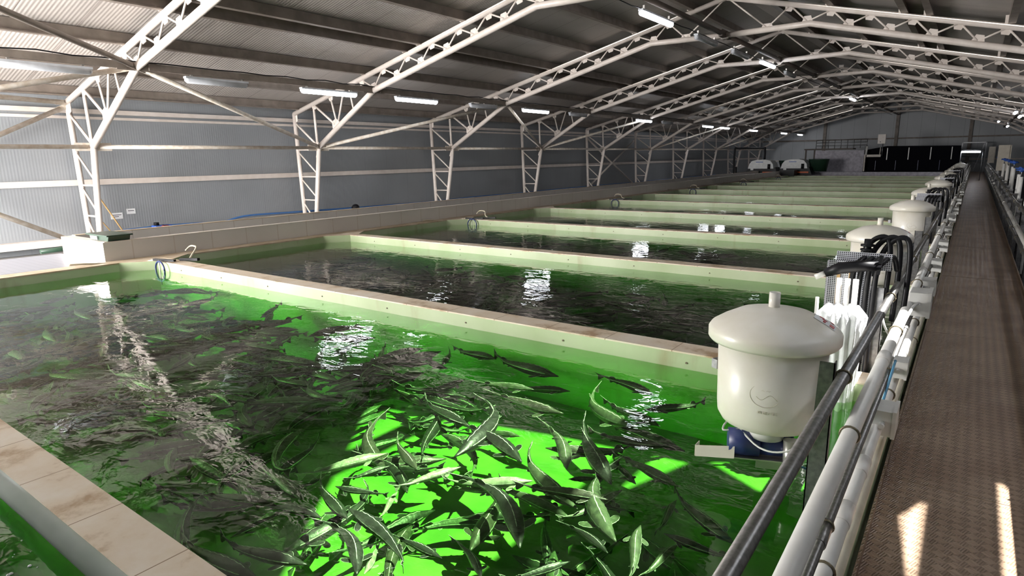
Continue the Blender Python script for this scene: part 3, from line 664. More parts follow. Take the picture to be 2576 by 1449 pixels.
# ------------------------------------------------------------------ hose clusters on the tank edge
def cluster(y, lab, full=True):
    t = thing('cable_tray', (-.6, y, .3), 'perforated galvanised cable tray standing ' + lab, 'cable tray', 'perforated cable trays')
    part('tray_face', MB().box((-.72, y, .30), (-.46, y + .004, .985)), 'perf', t)
    part('tray_flange', MB().box((-.72, y - .035, .30), (-.716, y + .002, .985)), 'perf', t)
    part('cross_tray', MB().box((-.68, y + .05, .93), (-.36, y + .054, 1.04)), 'perf', t)
    part('tray_strut', MB().box((-.66, y - .012, .25), (-.64, y - .004, .93)), 'wood', t)
    part('tray_strut', MB().box((-.59, y - .012, .25), (-.575, y - .004, .93)), 'wood', t)
    for k in range(4):
        x = -.565 + k * .043
        curve('black_hose', [(x, y - .07, .0), (x, y - .07, .5), (x + .005, y - .07, .90), (x + .03, y - .05, .99), (x + .07, y + .2, 1.0), (x + .09, y + .3, .9)], .0165, 'black',
              'thick black hose rising in a bundle ' + lab, 'hose', n=10, group='black hoses ' + lab, sub=4)
    for k in range(3):
        x = -.52 + k * .06
        curve('black_hose', [(x - .10, y + .50, .86), (x - .04, y + .52, 1.02), (x + .03, y + .52, 1.09), (x + .09, y + .52, 1.07), (x + .11, y + .5, .9), (x + .10, y + .5, .5)], .018, 'black',
              'black hose arching over ' + lab, 'hose', n=10, group='arched black hoses ' + lab, sub=5)
    for k, (dx, dz) in enumerate(((0, 0), (.10, -.04), (.05, .10))):
        c = V((-.60 + dx, y + .46, .90 + dz))
        mb = MB().tube([c, c + V((0, 0, .012))], .045, 18); mb.tube([c + V((0, 0, .03)), c + V((0, 0, .042))], .045, 18); mb.tube([c - V((0, 0, .04)), c + V((0, 0, .08))], .024, 12)
        solo('hose_flange', mb, 'black', 'black flanged coupling with two discs, %s, %s' % (('lowest left', 'lower right', 'topmost')[k], lab), 'pipe fitting', 'flanged couplings')
cluster(4.55, 'between the nearest and second feeders')
cluster(11.65, 'between third and fourth feeders')
cluster(18.75, 'beyond the fifth feeder')
cluster(25.9, 'beyond the seventh feeder')
t = thing('hose_valve', (-.6, 4.4, .9), 'black elbow nozzle with bright white tip above the trays', 'valve')
part('valve_body', MB().tube([(-.70, 4.36, .925), (-.62, 4.36, .965), (-.50, 4.38, .985), (-.40, 4.40, .99)], .034, 14, rs=[.026, .038, .034, .03]), 'black', t)
part('nozzle_tip', MB().tube([(-.755, 4.34, .895), (-.70, 4.36, .925)], .018, 12), 'pvc', t, 'white nozzle tip')
part('valve_lever', MB().obox(V((-.41, 4.38, .94)), V((-.40, 4.38, 1.06)), .012, .02), 'black', t)
# white plastic film bundle / standpipes
wb = thing('plastic_film', (-.62, 4.2, .3), 'glaring white plastic film wrapped round pipes behind the nearest feeder', 'plastic film')
mb = MB(); ring = []
for i, z in enumerate((.10, .30, .45, .58, .70, .76)):
    k = len(mb.v); ring.append(k)
    for j in range(90):
        a = 2 * math.pi * j / 90; r = (.088 + .009 * i) * (1 + .10 * math.sin(j * 1.05 + i * .5) + .05 * math.sin(j * .43)); r *= .6 if i == 5 else 1
        mb.v.append(V((-.565 + r * math.cos(a) * 1.05, 4.20 + r * math.sin(a) * .6, z + .010 * math.sin(j * .5))))
for a, b in zip(ring, ring[1:]):
    for j in range(90): mb.face([a + j, a + (j + 1) % 90, b + (j + 1) % 90, b + j], True)
mb.face([ring[-1] + j for j in range(90)]); part('film_wrap', mb, 'whitebag', wb)
part('standpipe', MB().tube([(-.70, 4.18, .3), (-.705, 4.18, .80)], .011, 10), 'pvc', wb)
for k in range(3): part('standpipe', MB().tube([(-.60 + k * .045, 4.25, .3), (-.60 + k * .045, 4.25, .92)], .016, 12), 'pvc', wb)
curve('air_hose', [(-.50, 2.86, .29), (-.46, 2.86, .285), (-.40, 2.88, .27), (-.36, 2.90, .25)], .005, 'cyan', 'short light blue air tube below the nearest feeder', 'hose')

# ------------------------------------------------------------------ things at the left ends of dividers
def ring_hose(y, big, lab):
    x = TX0 + .50
    t = thing('aerator_ring', (x, y, ZR), 'blue hose ring hung at divider end, ' + lab, 'aerator ring', 'blue hose rings at divider ends')
    r = .125
    part('hose_ring', MB().tube([(x + r * math.cos(a) * 1.05, y - .04 - .02, .17 + r * math.sin(a)) for a in [2 * math.pi * i / 24 for i in range(25)]], .013, 8), 'blue', t)
    part('guide_rod', MB().tube([(x, y - .06, -.05), (x, y - .06, .32)], .006, 8), 'galv', t)
    part('clamp_bar', MB().obox(V((x - .22, y - .03, ZR + .02)), V((x + .26, y + .04, ZR + .035)), .04, .03), 'black', t)
    part('clamp_bar', MB().obox(V((x + .10, y + .20, ZR + .02)), V((x + .42, y + .30, ZR + .03)), .05, .035), 'black', t)
    hm = curve('c', [(x - .2, y - .02, ZR + .02), (x - .45, y - .15, ZR - .03), (x - .62, y - .4, ZR - .02), (x - .68, y - .75, ZR + .02), (x - .72, y - .95, ZR + .03)], .014, None, None, None)
    part('supply_hose', hm, 'rope', t)
    hm = curve('c', [(x + .25, y + .25, ZR + .02), (x + .02, y + .42, ZR + .06), (x - .1, y + .55, ZR + .14), (x - .26, y + .55, ZR + .15), (x - .3, y + .48, ZR + .08)], .014, None, None, None)
    part('return_hose', hm, 'rope', t)
for i, k in enumerate((1, 3, 5, 7, 9, 11)):
    ring_hose(DY[k], True, '%s ring from the camera' % ORD[i])

# green crate on the channel corner
t = thing('crate', (-10.7, 4.1, CZT), 'dark green plastic crate on the near corner of the channel', 'crate')
part('crate_body', MB().prism([(-10.80, 3.85, CZT + .01), (-10.20, 3.85, CZT + .01), (-10.16, 3.85, CZT + .085), (-10.86, 3.85, CZT + .085)], (0, .30, 0)), 'greendark', t)
part('crate_rim', MB().box((-10.90, 3.82, CZT + .08), (-10.14, 4.18, CZT + .10)), 'greendark', t)
part('white_net', MB().box((-10.76, 3.83, CZT + .02), (-10.52, 3.86, CZT + .07)), 'paper', t)
solo('plastic_rod', MB().tube([(-12.9, 3.8, .22), (-12.9, 4.75, .25)], .04, 8), 'greendark', 'short dark tube lying behind the plate at left edge', 'tube')
curve('water_hose', [(-16.5, 6.55, .11), (-16.5, 7.4, .13), (-16.5, 8.3, .12), (-16.5, 9.1, .09), (-16.5, 9.85, .20), (-16.5, 11.5, .18), (-16.5, 13.5, .15), (-16.5, 17.2, .11), (-16.5, 20, .14), (-16.5, 23.2, .13), (-16.5, 30, .15), (-16.5, 38, .13), (-16.5, 50, .15)], .028, 'bluehose', 'long blue water hose running along the foot of the left wall', 'hose')
t = thing('sprayer', (-16.1, 7.28, .0), 'small blue and red backpack sprayer at foot of left wall', 'sprayer')
part('tank_body', MB().box((-16.2, 7.12, .0), (-15.95, 7.5, .20)), 'bluebright', t)
part('red_front', MB().lathe([(.15, .0), (.17, .08), (.13, .17), (.05, .2)], (-15.97, 7.33, .0), 16), 'red', t)
part('filler_cap', MB().tube([(-16.1, 7.2, .2), (-16.1, 7.2, .27)], .06, 12), 'black', t)
part('strap', MB().obox(V((-15.9, 7.25, .22)), V((-15.83, 7.48, .05)), .03, .01), 'black', t)
solo('broom_handle', MB().tube([(-16.5, 6.2, .9), (-16.2, 6.52, .02)], .018, 8), 'wood', 'long wooden broom handle leaning on the left wall', 'broom handle')
solo('broom_handle', MB().tube([(-16.5, 6.05, .55), (-16.2, 6.30, .0)], .014, 8), 'wood', 'shorter wooden stick leaning beside the nearest column', 'broom handle')
t = thing('work_cap', (-16.2, 13.5, .0), 'black cap on a pinkish jar at foot of left wall', 'cap')
part('jar', MB().lathe([(.08, .0), (.09, .12), (.06, .17)], (-16.2, 13.5, .0), 16), 'ivory', t)
part('cap_top', MB().lathe([(.12, .15), (.13, .2), (.08, .27), (.02, .29)], (-16.2, 13.5, .0), 16), 'black', t)
part('cap_brim', MB().box((-16.15, 13.3, .15), (-16.0, 13.5, .165)), 'black', t)
for i, (y0, y1, z0, z1) in enumerate(((6.45, 6.72, .38, .53), (6.82, 7.02, .48, .61))):
    t = thing('notice', (XL + .01, (y0 + y1) / 2, z0), ('lower' if i == 0 else 'higher right-hand') + ' white paper notice on the left wall beside nearest column', 'notice')
    part('paper_sheet', MB().box((XL + .001, y0, z0), (XL + .006, y1, z1)), 'paper', t)
    tl = MB()
    for k in range(2 if i == 0 else 1): tl.box((XL + .006, y0 + .03, z1 - .06 - k * .04), (XL + .008, y1 - .03 - k * .06, z1 - .045 - k * .04))
    part('printed_lines', tl, 'ink', t)

# ------------------------------------------------------------------ far end
def machine(x, y, lab):
    t = thing('drum_filter', (x, y, .4), lab, 'machine')
    part('dark_base', MB().prism([(x - 1.05, y - .5, .30), (x + 1.15, y - .5, .30), (x + .95, y - .5, .80), (x - .72, y - .5, .80)], (0, 1.2, 0)), 'black', t)
    sh = MB(); prof = [(-.78, .72), (-.70, 1.02), (-.55, 1.22), (-.25, 1.30), (.30, 1.31), (.62, 1.24), (.80, 1.02), (.86, .72)]
    sh.prism([(x + a, y - .55, z) for a, z in prof], (0, 1.3, 0)); part('white_cover', sh, 'machine', t)
    part('cover_lettering', MB().box((x - .28, y - .56, 1.13), (x + .18, y - .552, 1.17)), 'bluebright', t)
    part('window_cut', MB().box((x - .60, y - .57, .62), (x - .42, y - .5, .78)), 'machine', t)
    part('orange_band', MB().box((x + .18, y - .56, .42), (x + .95, y - .50, .52)), 'orange', t)
    part('black_valve', MB().tube([(x + .58, y - .6, .7), (x + .58, y - .6, 1.02)], .09, 10), 'black', t)
    return t
machine(-11.6, 44.6, 'white domed machine on dark base, left of two by far end')
machine(-9.65, 45.2, 'white domed machine on dark base, right of the two by far end')
solo('float_box', MB().box((-10.1, 43.4, .25), (-9.3, 44.4, .62)), 'black', 'black box hanging at the far end of channel below right machine', 'box')
solo('grey_tub', MB().lathe([(.45, .6), (.62, 1.2), (.64, 1.22)], (-10.4, 46.6, 0), 24), 'greendark', 'dark green tub between the two white machines', 'tub')
solo('grey_tub', MB().lathe([(.5, .5), (.62, 1.25), (.64, 1.3)], (-8.35, 45.9, 0), 24), 'greendark', 'dark green tub right of the white machines', 'tub')
curve('black_pipe', [(-14.2, 47, -.26), (-14.2, 47, .4), (-14.2, 47, 2.0), (-13.9, 47, 2.1), (-12.3, 47, 2.1), (-12.1, 47, 2.0), (-12.1, 47, 1.2)], .07, 'black', 'black pipe bent over like a gate behind the left machine', 'pipe', sub=3)
solo('black_pipe', MB().tube([(-13.3, 44.5, -.26), (-13.3, 44.5, .85)], .06, 10), 'black', 'short upright black pipe left of the white machines', 'pipe')
solo('grey_tank', MB().box((-9.35, 49.8, -1.0), (-6.25, 52, 1.83)), 'greybox', 'large grey panelled tank beyond the end wall', 'tank')
t = thing('access_platform', (-9, 53, 0), 'dark railed access platform above the grey tank', 'platform')
part('deck', MB().box((-10.6, 52.3, 1.90), (-7.3, 53.6, 2.0)), 'darktube', t)
for x in (-10.5, -9.9): part('leg', MB().box((x - .05, 52.4, -.2), (x + .05, 52.5, 1.9)), 'darktube', t)
for k in range(9): part('guard_post', MB().tube([(-9.8 + k * .42, 52.35, 2.0), (-9.8 + k * .42, 52.35, 2.62)], .022, 6), 'galv', t)
for z in (2.2, 2.42, 2.62): part('guard_rail', MB().tube([(-9.8, 52.35, z), (-6.4, 52.35, z)], .02, 6), 'galv', t)
t = thing('black_enclosure', (-3.4, 51, 0), 'long black sheeted enclosure across the far end', 'enclosure')
part('front_sheet', MB().prism([(-6.2, 50.6, -1.0), (-.75, 50.6, -1.0), (-.85, 50.6, 2.02), (-5.0, 50.6, 2.08), (-6.2, 50.6, 1.85)], (0, 1.6, 0)), 'blackpanel', t)
for x in (-4.95, -3.7, -2.45, -1.3): part('upright', MB().box((x - .025, 50.55, 1.15), (x + .025, 50.60, 1.95)), 'pvc', t)
for x in (-5.6, -4.4, -3.1, -1.9): part('panel_joint', MB().box((x - .012, 50.57, .45), (x + .012, 50.60, 1.1)), 'blue', t)
t = thing('wall_bracket', (-6.1, 50, .3), 'pale upright post with side arm beside the grey tank', 'post')
part('post', MB().box((-6.28, 49.9, .40), (-6.16, 50.0, 1.55)), 'ivory', t); part('cylinder', MB().tube([(-6.15, 49.9, 1.5), (-6.12, 49.9, 2.1)], .07, 12), 'pvc', t)
part('arm', MB().box((-6.1, 49.85, 1.36), (-5.25, 49.95, 1.52)), 'ivory', t); part('arm_upright', MB().tube([(-5.32, 49.9, 1.5), (-5.30, 49.9, 2.0)], .035, 8), 'ivory', t)
t = thing('water_heater', (-5.28, 50, 2.2), 'white rectangular box held on a thin pole in front of far gable', 'box')
part('white_casing', MB().box((-5.52, 49.9, 2.24), (-5.06, 50.2, 2.86)), 'frame', t); part('pole', MB().tube([(-5.2, 50, 1.4), (-5.2, 50, 2.24)], .025, 8), 'galv', t)
part('dial', MB().tube([(-5.36, 49.89, 2.36), (-5.36, 49.9, 2.36)], .03, 10), 'ink', t)
t = thing('stair_portal', (-.2, 61, 0), 'steel stair frame at the far end of the walkway', 'frame')
for x in (-.95, .55): part('upright', MB().box((x - .04, 61, 0), (x + .04, 61.1, 2.3)), 'galv', t)
part('lintel', MB().box((-.95, 61, 2.25), (.55, 61.1, 2.33)), 'galv', t)
part('stair_flight', MB().obox(V((.45, 61, 2.2)), V((-.1, 61.0, .1)), .06, .12, up=V((0, 1, 0))), 'galv', t)
for z in (.75, 1.25, 1.7): part('cross_rail', MB().tube([(-.95, 61, z), (.5, 61, z)], .025, 6), 'galv', t)
lamp_t = thing('tube_lamp', (-.26, 45, 1.61), 'bright tube lamp hung crosswise over the far end of walkway', 'ceiling lamp')
part('diffuser', MB().tube([(-.70, 45, 1.61), (.19, 45, 1.605)], .045, 10), 'lit', lamp_t); part('housing', MB().box((-.70, 44.97, 1.66), (.19, 45.03, 1.69)), 'lampbody', lamp_t)
for x in (-.72, .30): part('stand_leg', MB().tube([(x, 45.05, 0), (x, 45.05, 1.72)], .02, 6), 'galv', lamp_t)
part('crossbar', MB().tube([(-.72, 45.05, 1.72), (.30, 45.05, 1.72)], .02, 6), 'galv', lamp_t)
# right side things
def cabinet(x0, x1, y, z0, z1, lab, d=.35):
    t = thing('control_cabinet', ((x0 + x1) / 2, y, z0), lab, 'cabinet')
    part('cabinet_body', MB().box((x0, y, z0), (x1, y + d, z1)), 'cabinet', t)
    part('cabinet_door', MB().box((x0 + .01, y - .012, z0 + .01), (x1 - .05, y, z1 - .01)), 'cabinet', t)
    part('door_seam', MB().box((x1 - .045, y - .005, z0), (x1 - .035, y, z1)), 'hazel', t)
    part('cabinet_leg', MB().box((x0 + .04, y + .1, -1.0), (x0 + .10, y + .16, z0)), 'galv', t)
cabinet(.68, 1.08, 31, .90, 1.87, 'beige control cabinet on right of the walkway, nearer of two')
cabinet(.68, 1.05, 55, .82, 1.92, 'beige control cabinet on right of walkway, farther of two')
for k in range(14):
    y = 13.6 + k * 1.775; x = .84 + (.03 if k % 2 else -.02)
    t = thing('standpipe', (x, y, -1), 'white standpipe right of the walkway, %s from the camera' % ((ORD)[k]), 'pipe', 'white standpipes right of the walkway')
    top = 1.12 + (.10 if k > 3 else 0)
    part('pipe_shaft', MB().tube([(x, y, -1.0), (x, y, top)], .042, 12), 'pvc', t)
    part('steel_stem', MB().tube([(x, y, top), (x, y, top + .16)], .012, 8), 'galv', t)
    w = MB().tube([(x + .085 * math.cos(a), y + .085 * math.sin(a), top + .14) for a in [2 * math.pi * i / 16 for i in range(17)]], .014, 8); w.tube([(x - .08, y, top + .14), (x + .08, y, top + .14)], .011, 6); w.tube([(x, y - .08, top + .14), (x, y + .08, top + .14)], .011, 6)
    w.tube([(x, y, top + .10), (x, y, top + .17)], .03, 10)
    part('blue_handwheel', w, 'bluebright', t, 'blue valve handwheel')
solo('tank_floor', MB().box((.75, YF + .2, -1.0), (XR, YB - 5, -.4)), 'blackpanel', 'dark pit surface right of the walkway', 'pit')

# ------------------------------------------------------------------ sturgeon
def fish_mesh(name, bend, sb, tw):
    mb = MB(); K = 26; prof_s = [0, .03, .08, .14, .22, .32, .45, .6, .72, .82, .90, .96, 1.0]
    pw = [.005, .014, .027, .043, .058, .066, .062, .048, .034, .021, .013, .008, .004]
    def lerp(s, a, b):
        for i in range(len(a) - 1):
            if s <= a[i + 1]: t = (s - a[i]) / (a[i + 1] - a[i]); t = t * t * (3 - 2 * t) * .5 + t * .5; return b[i] * (1 - t) + b[i + 1] * t
        return b[-1]
    # centre line: heading angle changes mostly toward the tail
    pts = [V((0, 0, 0))]; ang = -bend * .3; hd = []
    for i in range(K):
        s = (i + .5) / K; cur = bend * (.3 + 1.6 * s * s) + sb * math.sin(2 * math.pi * s) * 1.4
        ang += cur / K; d = V((math.cos(ang), math.sin(ang), 0)); hd.append(d); pts.append(pts[-1] + d / K)
    hd.append(hd[-1]); e = pts[-1]; L_ = e.length; a = math.atan2(e.y, e.x); R = Matrix.Rotation(-a, 3, 'Z')
    pts = [R @ p / L_ for p in pts]; hd = [R @ h for h in hd]
    angs = [90 + 2.5, 90 - 2.5, 55, 18, 12, -20, -60, -120, -160, 168, 162, 125]; n = len(angs); rings = []
    for i, (p, h) in enumerate(zip(pts, hd)):
        s = i / K; w = lerp(s, prof_s, pw); hz = w * (.95 if s > .15 else .75); sd = V((-h.y, h.x, 0)); k = len(mb.v); rings.append(k); zl = .05 * max(0, s - .8) / .2 * tw
        for j, q in enumerate(angs):
            t = math.radians(q); f = 1.
            if j in (0, 1): f = 1.13 if i % 2 else 1.0
            if j in (3, 4, 9, 10): f = 1.06 if i % 2 else 1.0
            mb.v.append(p + sd * math.cos(t) * w * f + V((0, 0, math.sin(t) * hz * f + zl)))
    for r0, r1 in zip(rings, rings[1:]):
        for j in range(n):
            mb.face([r0 + j, r0 + (j + 1) % n, r1 + (j + 1) % n, r1 + j], True, 1 if (j in (0, 3, 9) and rings.index(r0) > 3) else 0)
    mb.face([rings[0] + j for j in range(n)]); mb.face([rings[-1] + j for j in range(n)][::-1])
    def at(s): i = min(int(s * K), K - 1); f = s * K - i; return pts[i].lerp(pts[i + 1], f), hd[i], V((-hd[i].y, hd[i].x, 0))
    def fin(outline, th, edge=.006):
        """outline: list of points, first and last sit on the body; pale rim along the free edge"""
        for _ in range(2):
            q = [outline[0]]
            for a_, b_ in zip(outline, outline[1:]): q += [a_.lerp(b_, .25), a_.lerp(b_, .75)]
            outline = q + [outline[-1]]
        nrm = (outline[len(outline) // 2] - outline[0]).cross(outline[-1] - outline[0]).normalized()
        mb.prism([o for o in outline], nrm * th, 0)
        fr = outline[1:]; q = [o + nrm * th * .5 for o in outline]
        mb.tube(q[::2] + [q[-1]], .0020, 4, mi=1)
    for sg in (-1, 1):
        p, h, sd = at(.19); sd = sd * sg; b0 = p + sd * .036 + V((0, 0, -.012)); b1 = at(.25)[0] + at(.25)[2] * sg * .042 + V((0, 0, -.014))
        fin([b0, b0 + sd * .085 + h * .05 + V((0, 0, -.01)), b0 + sd * .115 + h * .11 + V((0, 0, -.012)), b0 + sd * .075 + h * .13 + V((0, 0, -.012)), b1], .003)
        p, h, sd = at(.66); sd = sd * sg; b0 = p + sd * .026 + V((0, 0, -.015)); fin([b0, b0 + sd * .032 + h * .045 + V((0, 0, -.01)), b0 + sd * .01 + h * .055], .003)
    p, h, sd = at(.74); b0 = p + V((0, 0, .02)); b1 = at(.84)[0] + V((0, 0, .016)); fin([b0, b0 + h * .045 + V((0, 0, .055)) + sd * .02, b1 + h * .02 + V((0, 0, .03)) + sd * .02, b1], .003)
    p, h, sd = at(.79); b0 = p - V((0, 0, .015)); fin([b0, b0 + h * .06 - V((0, 0, .04)), at(.86)[0] - V((0, 0, .01))], .003)
    p, h, sd = at(.95); e = pts[-1]; z0 = .04 * tw
    fin([p + V((0, 0, z0)), e + hd[-1] * .10 + V((0, 0, .10)) + sd * .035 * (1 if bend >= 0 else -1), e + hd[-1] * .03 + V((0, 0, z0 + .015)), e + hd[-1] * .045 - V((0, 0, .045)), p + V((0, 0, z0 - .02))], .003)
    return mb.mesh(name, [M['fish_dark'], M['scute']])
FV = {}
for k, (b, s) in enumerate(((-1.5, 0), (-.8, 0), (-.3, .15), (0, .5), (0, -.5), (.3, -.15), (.8, 0), (1.5, 0))):
    FV[k] = fish_mesh('sturgeon_mesh', b, s, 1)
FB = [-1.5, -.8, -.3, 0, 0, .3, .8, 1.5]
# camera model used to place the fish seen in the photograph
YAW, PIT, ROL, FPX = .6333, .2058, .0162, 1565.8
cy_, sy_ = math.cos(YAW), math.sin(YAW)
fw = V((-sy_ * math.cos(PIT), cy_ * math.cos(PIT), -math.sin(PIT))); rt = V((cy_, sy_, 0)); dn = fw.cross(rt)
rt2 = rt * math.cos(ROL) + dn * math.sin(ROL); dn2 = -rt * math.sin(ROL) + dn * math.cos(ROL)
def pz(x, y, z):
    d = rt2 * ((x - 1288) / FPX) + dn2 * ((y - 724.5) / FPX) + fw
    return V((0, 0, CZ)) + d * ((z - CZ) / d.z)
def put_fish(head, tail, var, mat, label, group, roll=0.):
    ax = tail - head; ln = ax.length; o = bpy.data.objects.new('sturgeon', FV[var]); COL.objects.link(o)
    x = ax.normalized(); y = V((0, 0, 1)).cross(x).normalized(); z = x.cross(y); m3 = Matrix((x, y, z)).transposed() @ Matrix.Rotation(roll, 3, 'X')
    o.matrix_world = Matrix.Translation(head) @ m3.to_4x4() @ Matrix.Scale(ln, 4)
    o.material_slots[0].link = 'OBJECT'; o.material_slots[0].material = M[mat]
    tag(o, label, 'fish', group); return o
A = lambda x, y: (1000 + x / 4.83, 1000 + y / 4.83)
C_ = lambda x, y: (1000 + x / 2.419, 850 + y / 2.419)
D_ = lambda x, y: (400 + x / 2.2325, 800 + y / 2.2325)
SH = 'sturgeon of the dense dark shoal filling the nearest whole tank'; GR = 'sturgeon shoal in the nearest whole tank'
HAND = [  # head, tail, variant, material, depth z, label
 (C_(980, 235), C_(600, 120), 2, 'fish_dark', .02, 'dark sturgeon nosing right just below the nearest white divider'),
 (C_(830, 315), C_(480, 280), 5, 'fish_olive', .05, 'olive sturgeon with pale scutes above the bright shoal, head right'),
 (C_(1050, 325), C_(700, 300), 3, 'fish_dark', -.05, None),
 (C_(1010, 460), C_(570, 350), 4, 'fish_brown', .05, 'long brown scaled sturgeon heading right at top of bright patch'),
 (C_(1560, 350), C_(1235, 245), 6, 'fish_dark', .06, 'lone dark sturgeon over open green water beside the white glint'),
 (C_(1500, 440), C_(1860, 400), 5, 'fish_dark', .04, 'dark sturgeon heading left under the white glint by the feeder'),
 (C_(1440, 545), C_(1215, 325), 0, 'fish_olive', .06, 'olive curved sturgeon with upturned tail left of the white glint'),
 (C_(1600, 540), C_(1265, 395), 3, 'fish_dark', .02, 'dark sturgeon right of the olive curved one, heading right'),
 (C_(345, 725), C_(520, 400), 7, 'fish_dark', .07, 'strongly curled dark sturgeon with tail flicked up, left of centre shoal'),
 (C_(430, 530), C_(170, 385), 2, 'fish_dark', .05, 'dark sturgeon touching the curled one at its bend'),
 (C_(755, 755), C_(375, 540), 6, 'fish_dark', .09, 'glossy black sturgeon heading down right in the middle of the bright shoal'),
 (C_(750, 600), C_(470, 560), 3, 'fish_olive', -.05, None),
 (C_(1030, 795), C_(885, 535), 6, 'fish_olive', .08, 'olive S-curved sturgeon left of the black upright one'),
 (C_(1095, 1040), C_(800, 700), 1, 'fish_olive', .06, 'long olive sturgeon curving down over bright green floor'),
 (C_(1300, 890), C_(1135, 530), 2, 'fish_dark', .10, 'black sturgeon pointing down with fin raised, left of feeder chute'),
 (C_(1640, 660), C_(1180, 580), 2, 'fish_brown', .07, 'long grey-brown sturgeon heading right toward the feeder chute'),
 (C_(1750, 690), C_(1250, 520), 5, 'fish_dark', .0, None),
 (C_(900, 670), C_(1440, 665), 6, 'fish_brown', .03, 'brown sturgeon lying across behind the black upright one'),
 (C_(1710, 905), C_(1330, 720), 5, 'fish_olive', .05, 'broad green sturgeon with pectoral fin up, just below feeder chute'),
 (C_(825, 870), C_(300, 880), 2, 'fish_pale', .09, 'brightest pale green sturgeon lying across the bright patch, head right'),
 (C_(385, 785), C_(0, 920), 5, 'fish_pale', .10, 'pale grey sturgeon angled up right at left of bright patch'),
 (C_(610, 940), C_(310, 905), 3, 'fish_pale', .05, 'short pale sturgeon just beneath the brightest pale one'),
 (C_(1280, 985), C_(740, 910), 5, 'fish_brown', .10, 'brown sturgeon with forked tail lying across the lower bright patch'),
 (C_(1330, 1240), C_(1325, 790), 0, 'fish_olive', .08, 'large bowed olive sturgeon pointing down, right of the brown one'),
 (C_(745, 1280), C_(370, 870), 7, 'fish_dark', .09, 'dark sturgeon with long upright tail heading down right at bottom centre'),
 (C_(1365, 925), C_(1000, 1110), 2, 'fish_olive', .06, 'green sturgeon angled up right touching the bowed one'),
 (C_(1045, 1090), C_(590, 910), 5, 'fish_olive', .03, None),
 (C_(510, 1460), C_(340, 1240), 6, 'fish_dark', .10, 'black sturgeon diving off the bottom edge left of centre'),
 (C_(1280, 1310), C_(1000, 1140), 6, 'fish_dark', .06, 'dark sturgeon with white nose tip at bottom centre'),
 (C_(1480, 1140), C_(1400, 1500), 3, 'fish_olive', .10, 'green sturgeon pointing straight up from the bottom edge'),
 (C_(900, 1380), C_(905, 1100), 3, 'fish_dark', -.18, 'deep dark sturgeon pointing down over bright floor at bottom centre'),
 (C_(2056, 1260), C_(1690, 940), 2, 'fish_dark', .0, 'black sturgeon under the handrail, tail toward the feeder'),
 (C_(1700, 985), C_(1570, 1190), 3, 'fish_olive', -.05, 'small olive sturgeon pointing up, right of the bowed one'),
 (C_(1050, 1360), C_(650, 1470), 2, 'fish_dark', .02, None),
 (C_(1710, 1255), C_(1470, 1460), 3, 'fish_olive', .03, 'olive sturgeon pointing up right near bottom edge below the feeder'),
 (C_(120, 800), C_(0, 620), 2, 'fish_brown', .05, None),
 (C_(1450, 890), C_(1310, 730), 2, 'fish_brown', .02, None),
 (C_(1040, 860), C_(1270, 870), 1, 'fish_olive', .02, None),
 (C_(600, 130), C_(350, 70), 3, 'fish_dark', .0, None),
 (C_(1620, 1190), C_(2070, 1350), 5, 'fish_dark', .08, 'big black sturgeon heading left at the lower right under the rail'),
 (D_(640, 1050), C_(-1180 + 0, 800), 5, 'fish_dark', .04, None) if False else (D_(640, 1040), D_(210, 1005), 5, 'fish_dark', .05, 'dark slim sturgeon heading right above the stained divider'),
 (D_(915, 1125), D_(560, 1065), 6, 'fish_dark', .08, 'dark sturgeon heading right, below the reflected roof frame'),
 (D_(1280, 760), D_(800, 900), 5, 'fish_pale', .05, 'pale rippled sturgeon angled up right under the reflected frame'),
 (D_(1060, 1130), D_(905, 920), 2, 'fish_dark', .03, None),
 (D_(1065, 1070), D_(1370, 1405), 1, 'fish_dark', .11, 'large banded dark sturgeon, head at upper left, near the bottom centre'),
 (D_(1110, 1440), D_(895, 1160), 7, 'fish_dark', .10, 'dark sturgeon with white-edged tail diving at bottom left of bright floor'),
 (D_(830, 1385), D_(360, 1250), 2, 'fish_dark', .09, 'dark sturgeon heading right near the stained divider edge'),
 (D_(560, 1470), D_(130, 1240), 2, 'fish_dark', .10, 'biggest black sturgeon beside the stained divider at bottom'),
 (D_(1590, 1350), D_(1310, 1230), 5, 'fish_dark', .05, None),
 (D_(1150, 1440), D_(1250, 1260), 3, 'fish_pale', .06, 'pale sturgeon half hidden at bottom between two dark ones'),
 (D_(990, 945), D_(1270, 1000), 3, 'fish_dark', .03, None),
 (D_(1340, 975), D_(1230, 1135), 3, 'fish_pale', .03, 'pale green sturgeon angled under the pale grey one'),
 (D_(810, 1020), D_(545, 840), 5, 'fish_brown', .05, None),
 (D_(1300, 830), D_(1050, 910), 3, 'fish_dark', .0, None),
 (D_(400, 1235), D_(730, 1085), 2, 'fish_dark', .0, None),
]
for h, tl, var, mt, z, lab in HAND:
    put_fish(pz(*h, z), pz(*tl, z - .02), var, mt, lab or SH, None if lab else GR, random.uniform(-.15, .15))
nf = 0; rnd = random.Random(11)
def rand_fish(x0, x1, y0, y1, n, lab, grp, zr=(-.75, .0), pale=.12):
    for _ in range(n):
        x = rnd.uniform(x0, x1); y = rnd.uniform(y0, y1); z = rnd.uniform(*zr); a = rnd.uniform(0, 2 * math.pi); ln = rnd.uniform(.40, .66)
        h = V((x, y, z)); tl = h + V((math.cos(a), math.sin(a), rnd.uniform(-.08, .08))) * ln
        if not (x0 - .1 < tl.x < x1 + .1 and y0 - .05 < tl.y < y1 + .05): continue
        mt = rnd.choice(['fish_dark', 'fish_dark', 'fish_dark', 'fish_olive', 'fish_brown'])
        put_fish(h, tl, rnd.randrange(8), mt, lab, grp, rnd.uniform(-.3, .3))
rand_fish(-3.6, -.6, 1.05, 2.9, 48, SH, GR, (-.27, -.03))
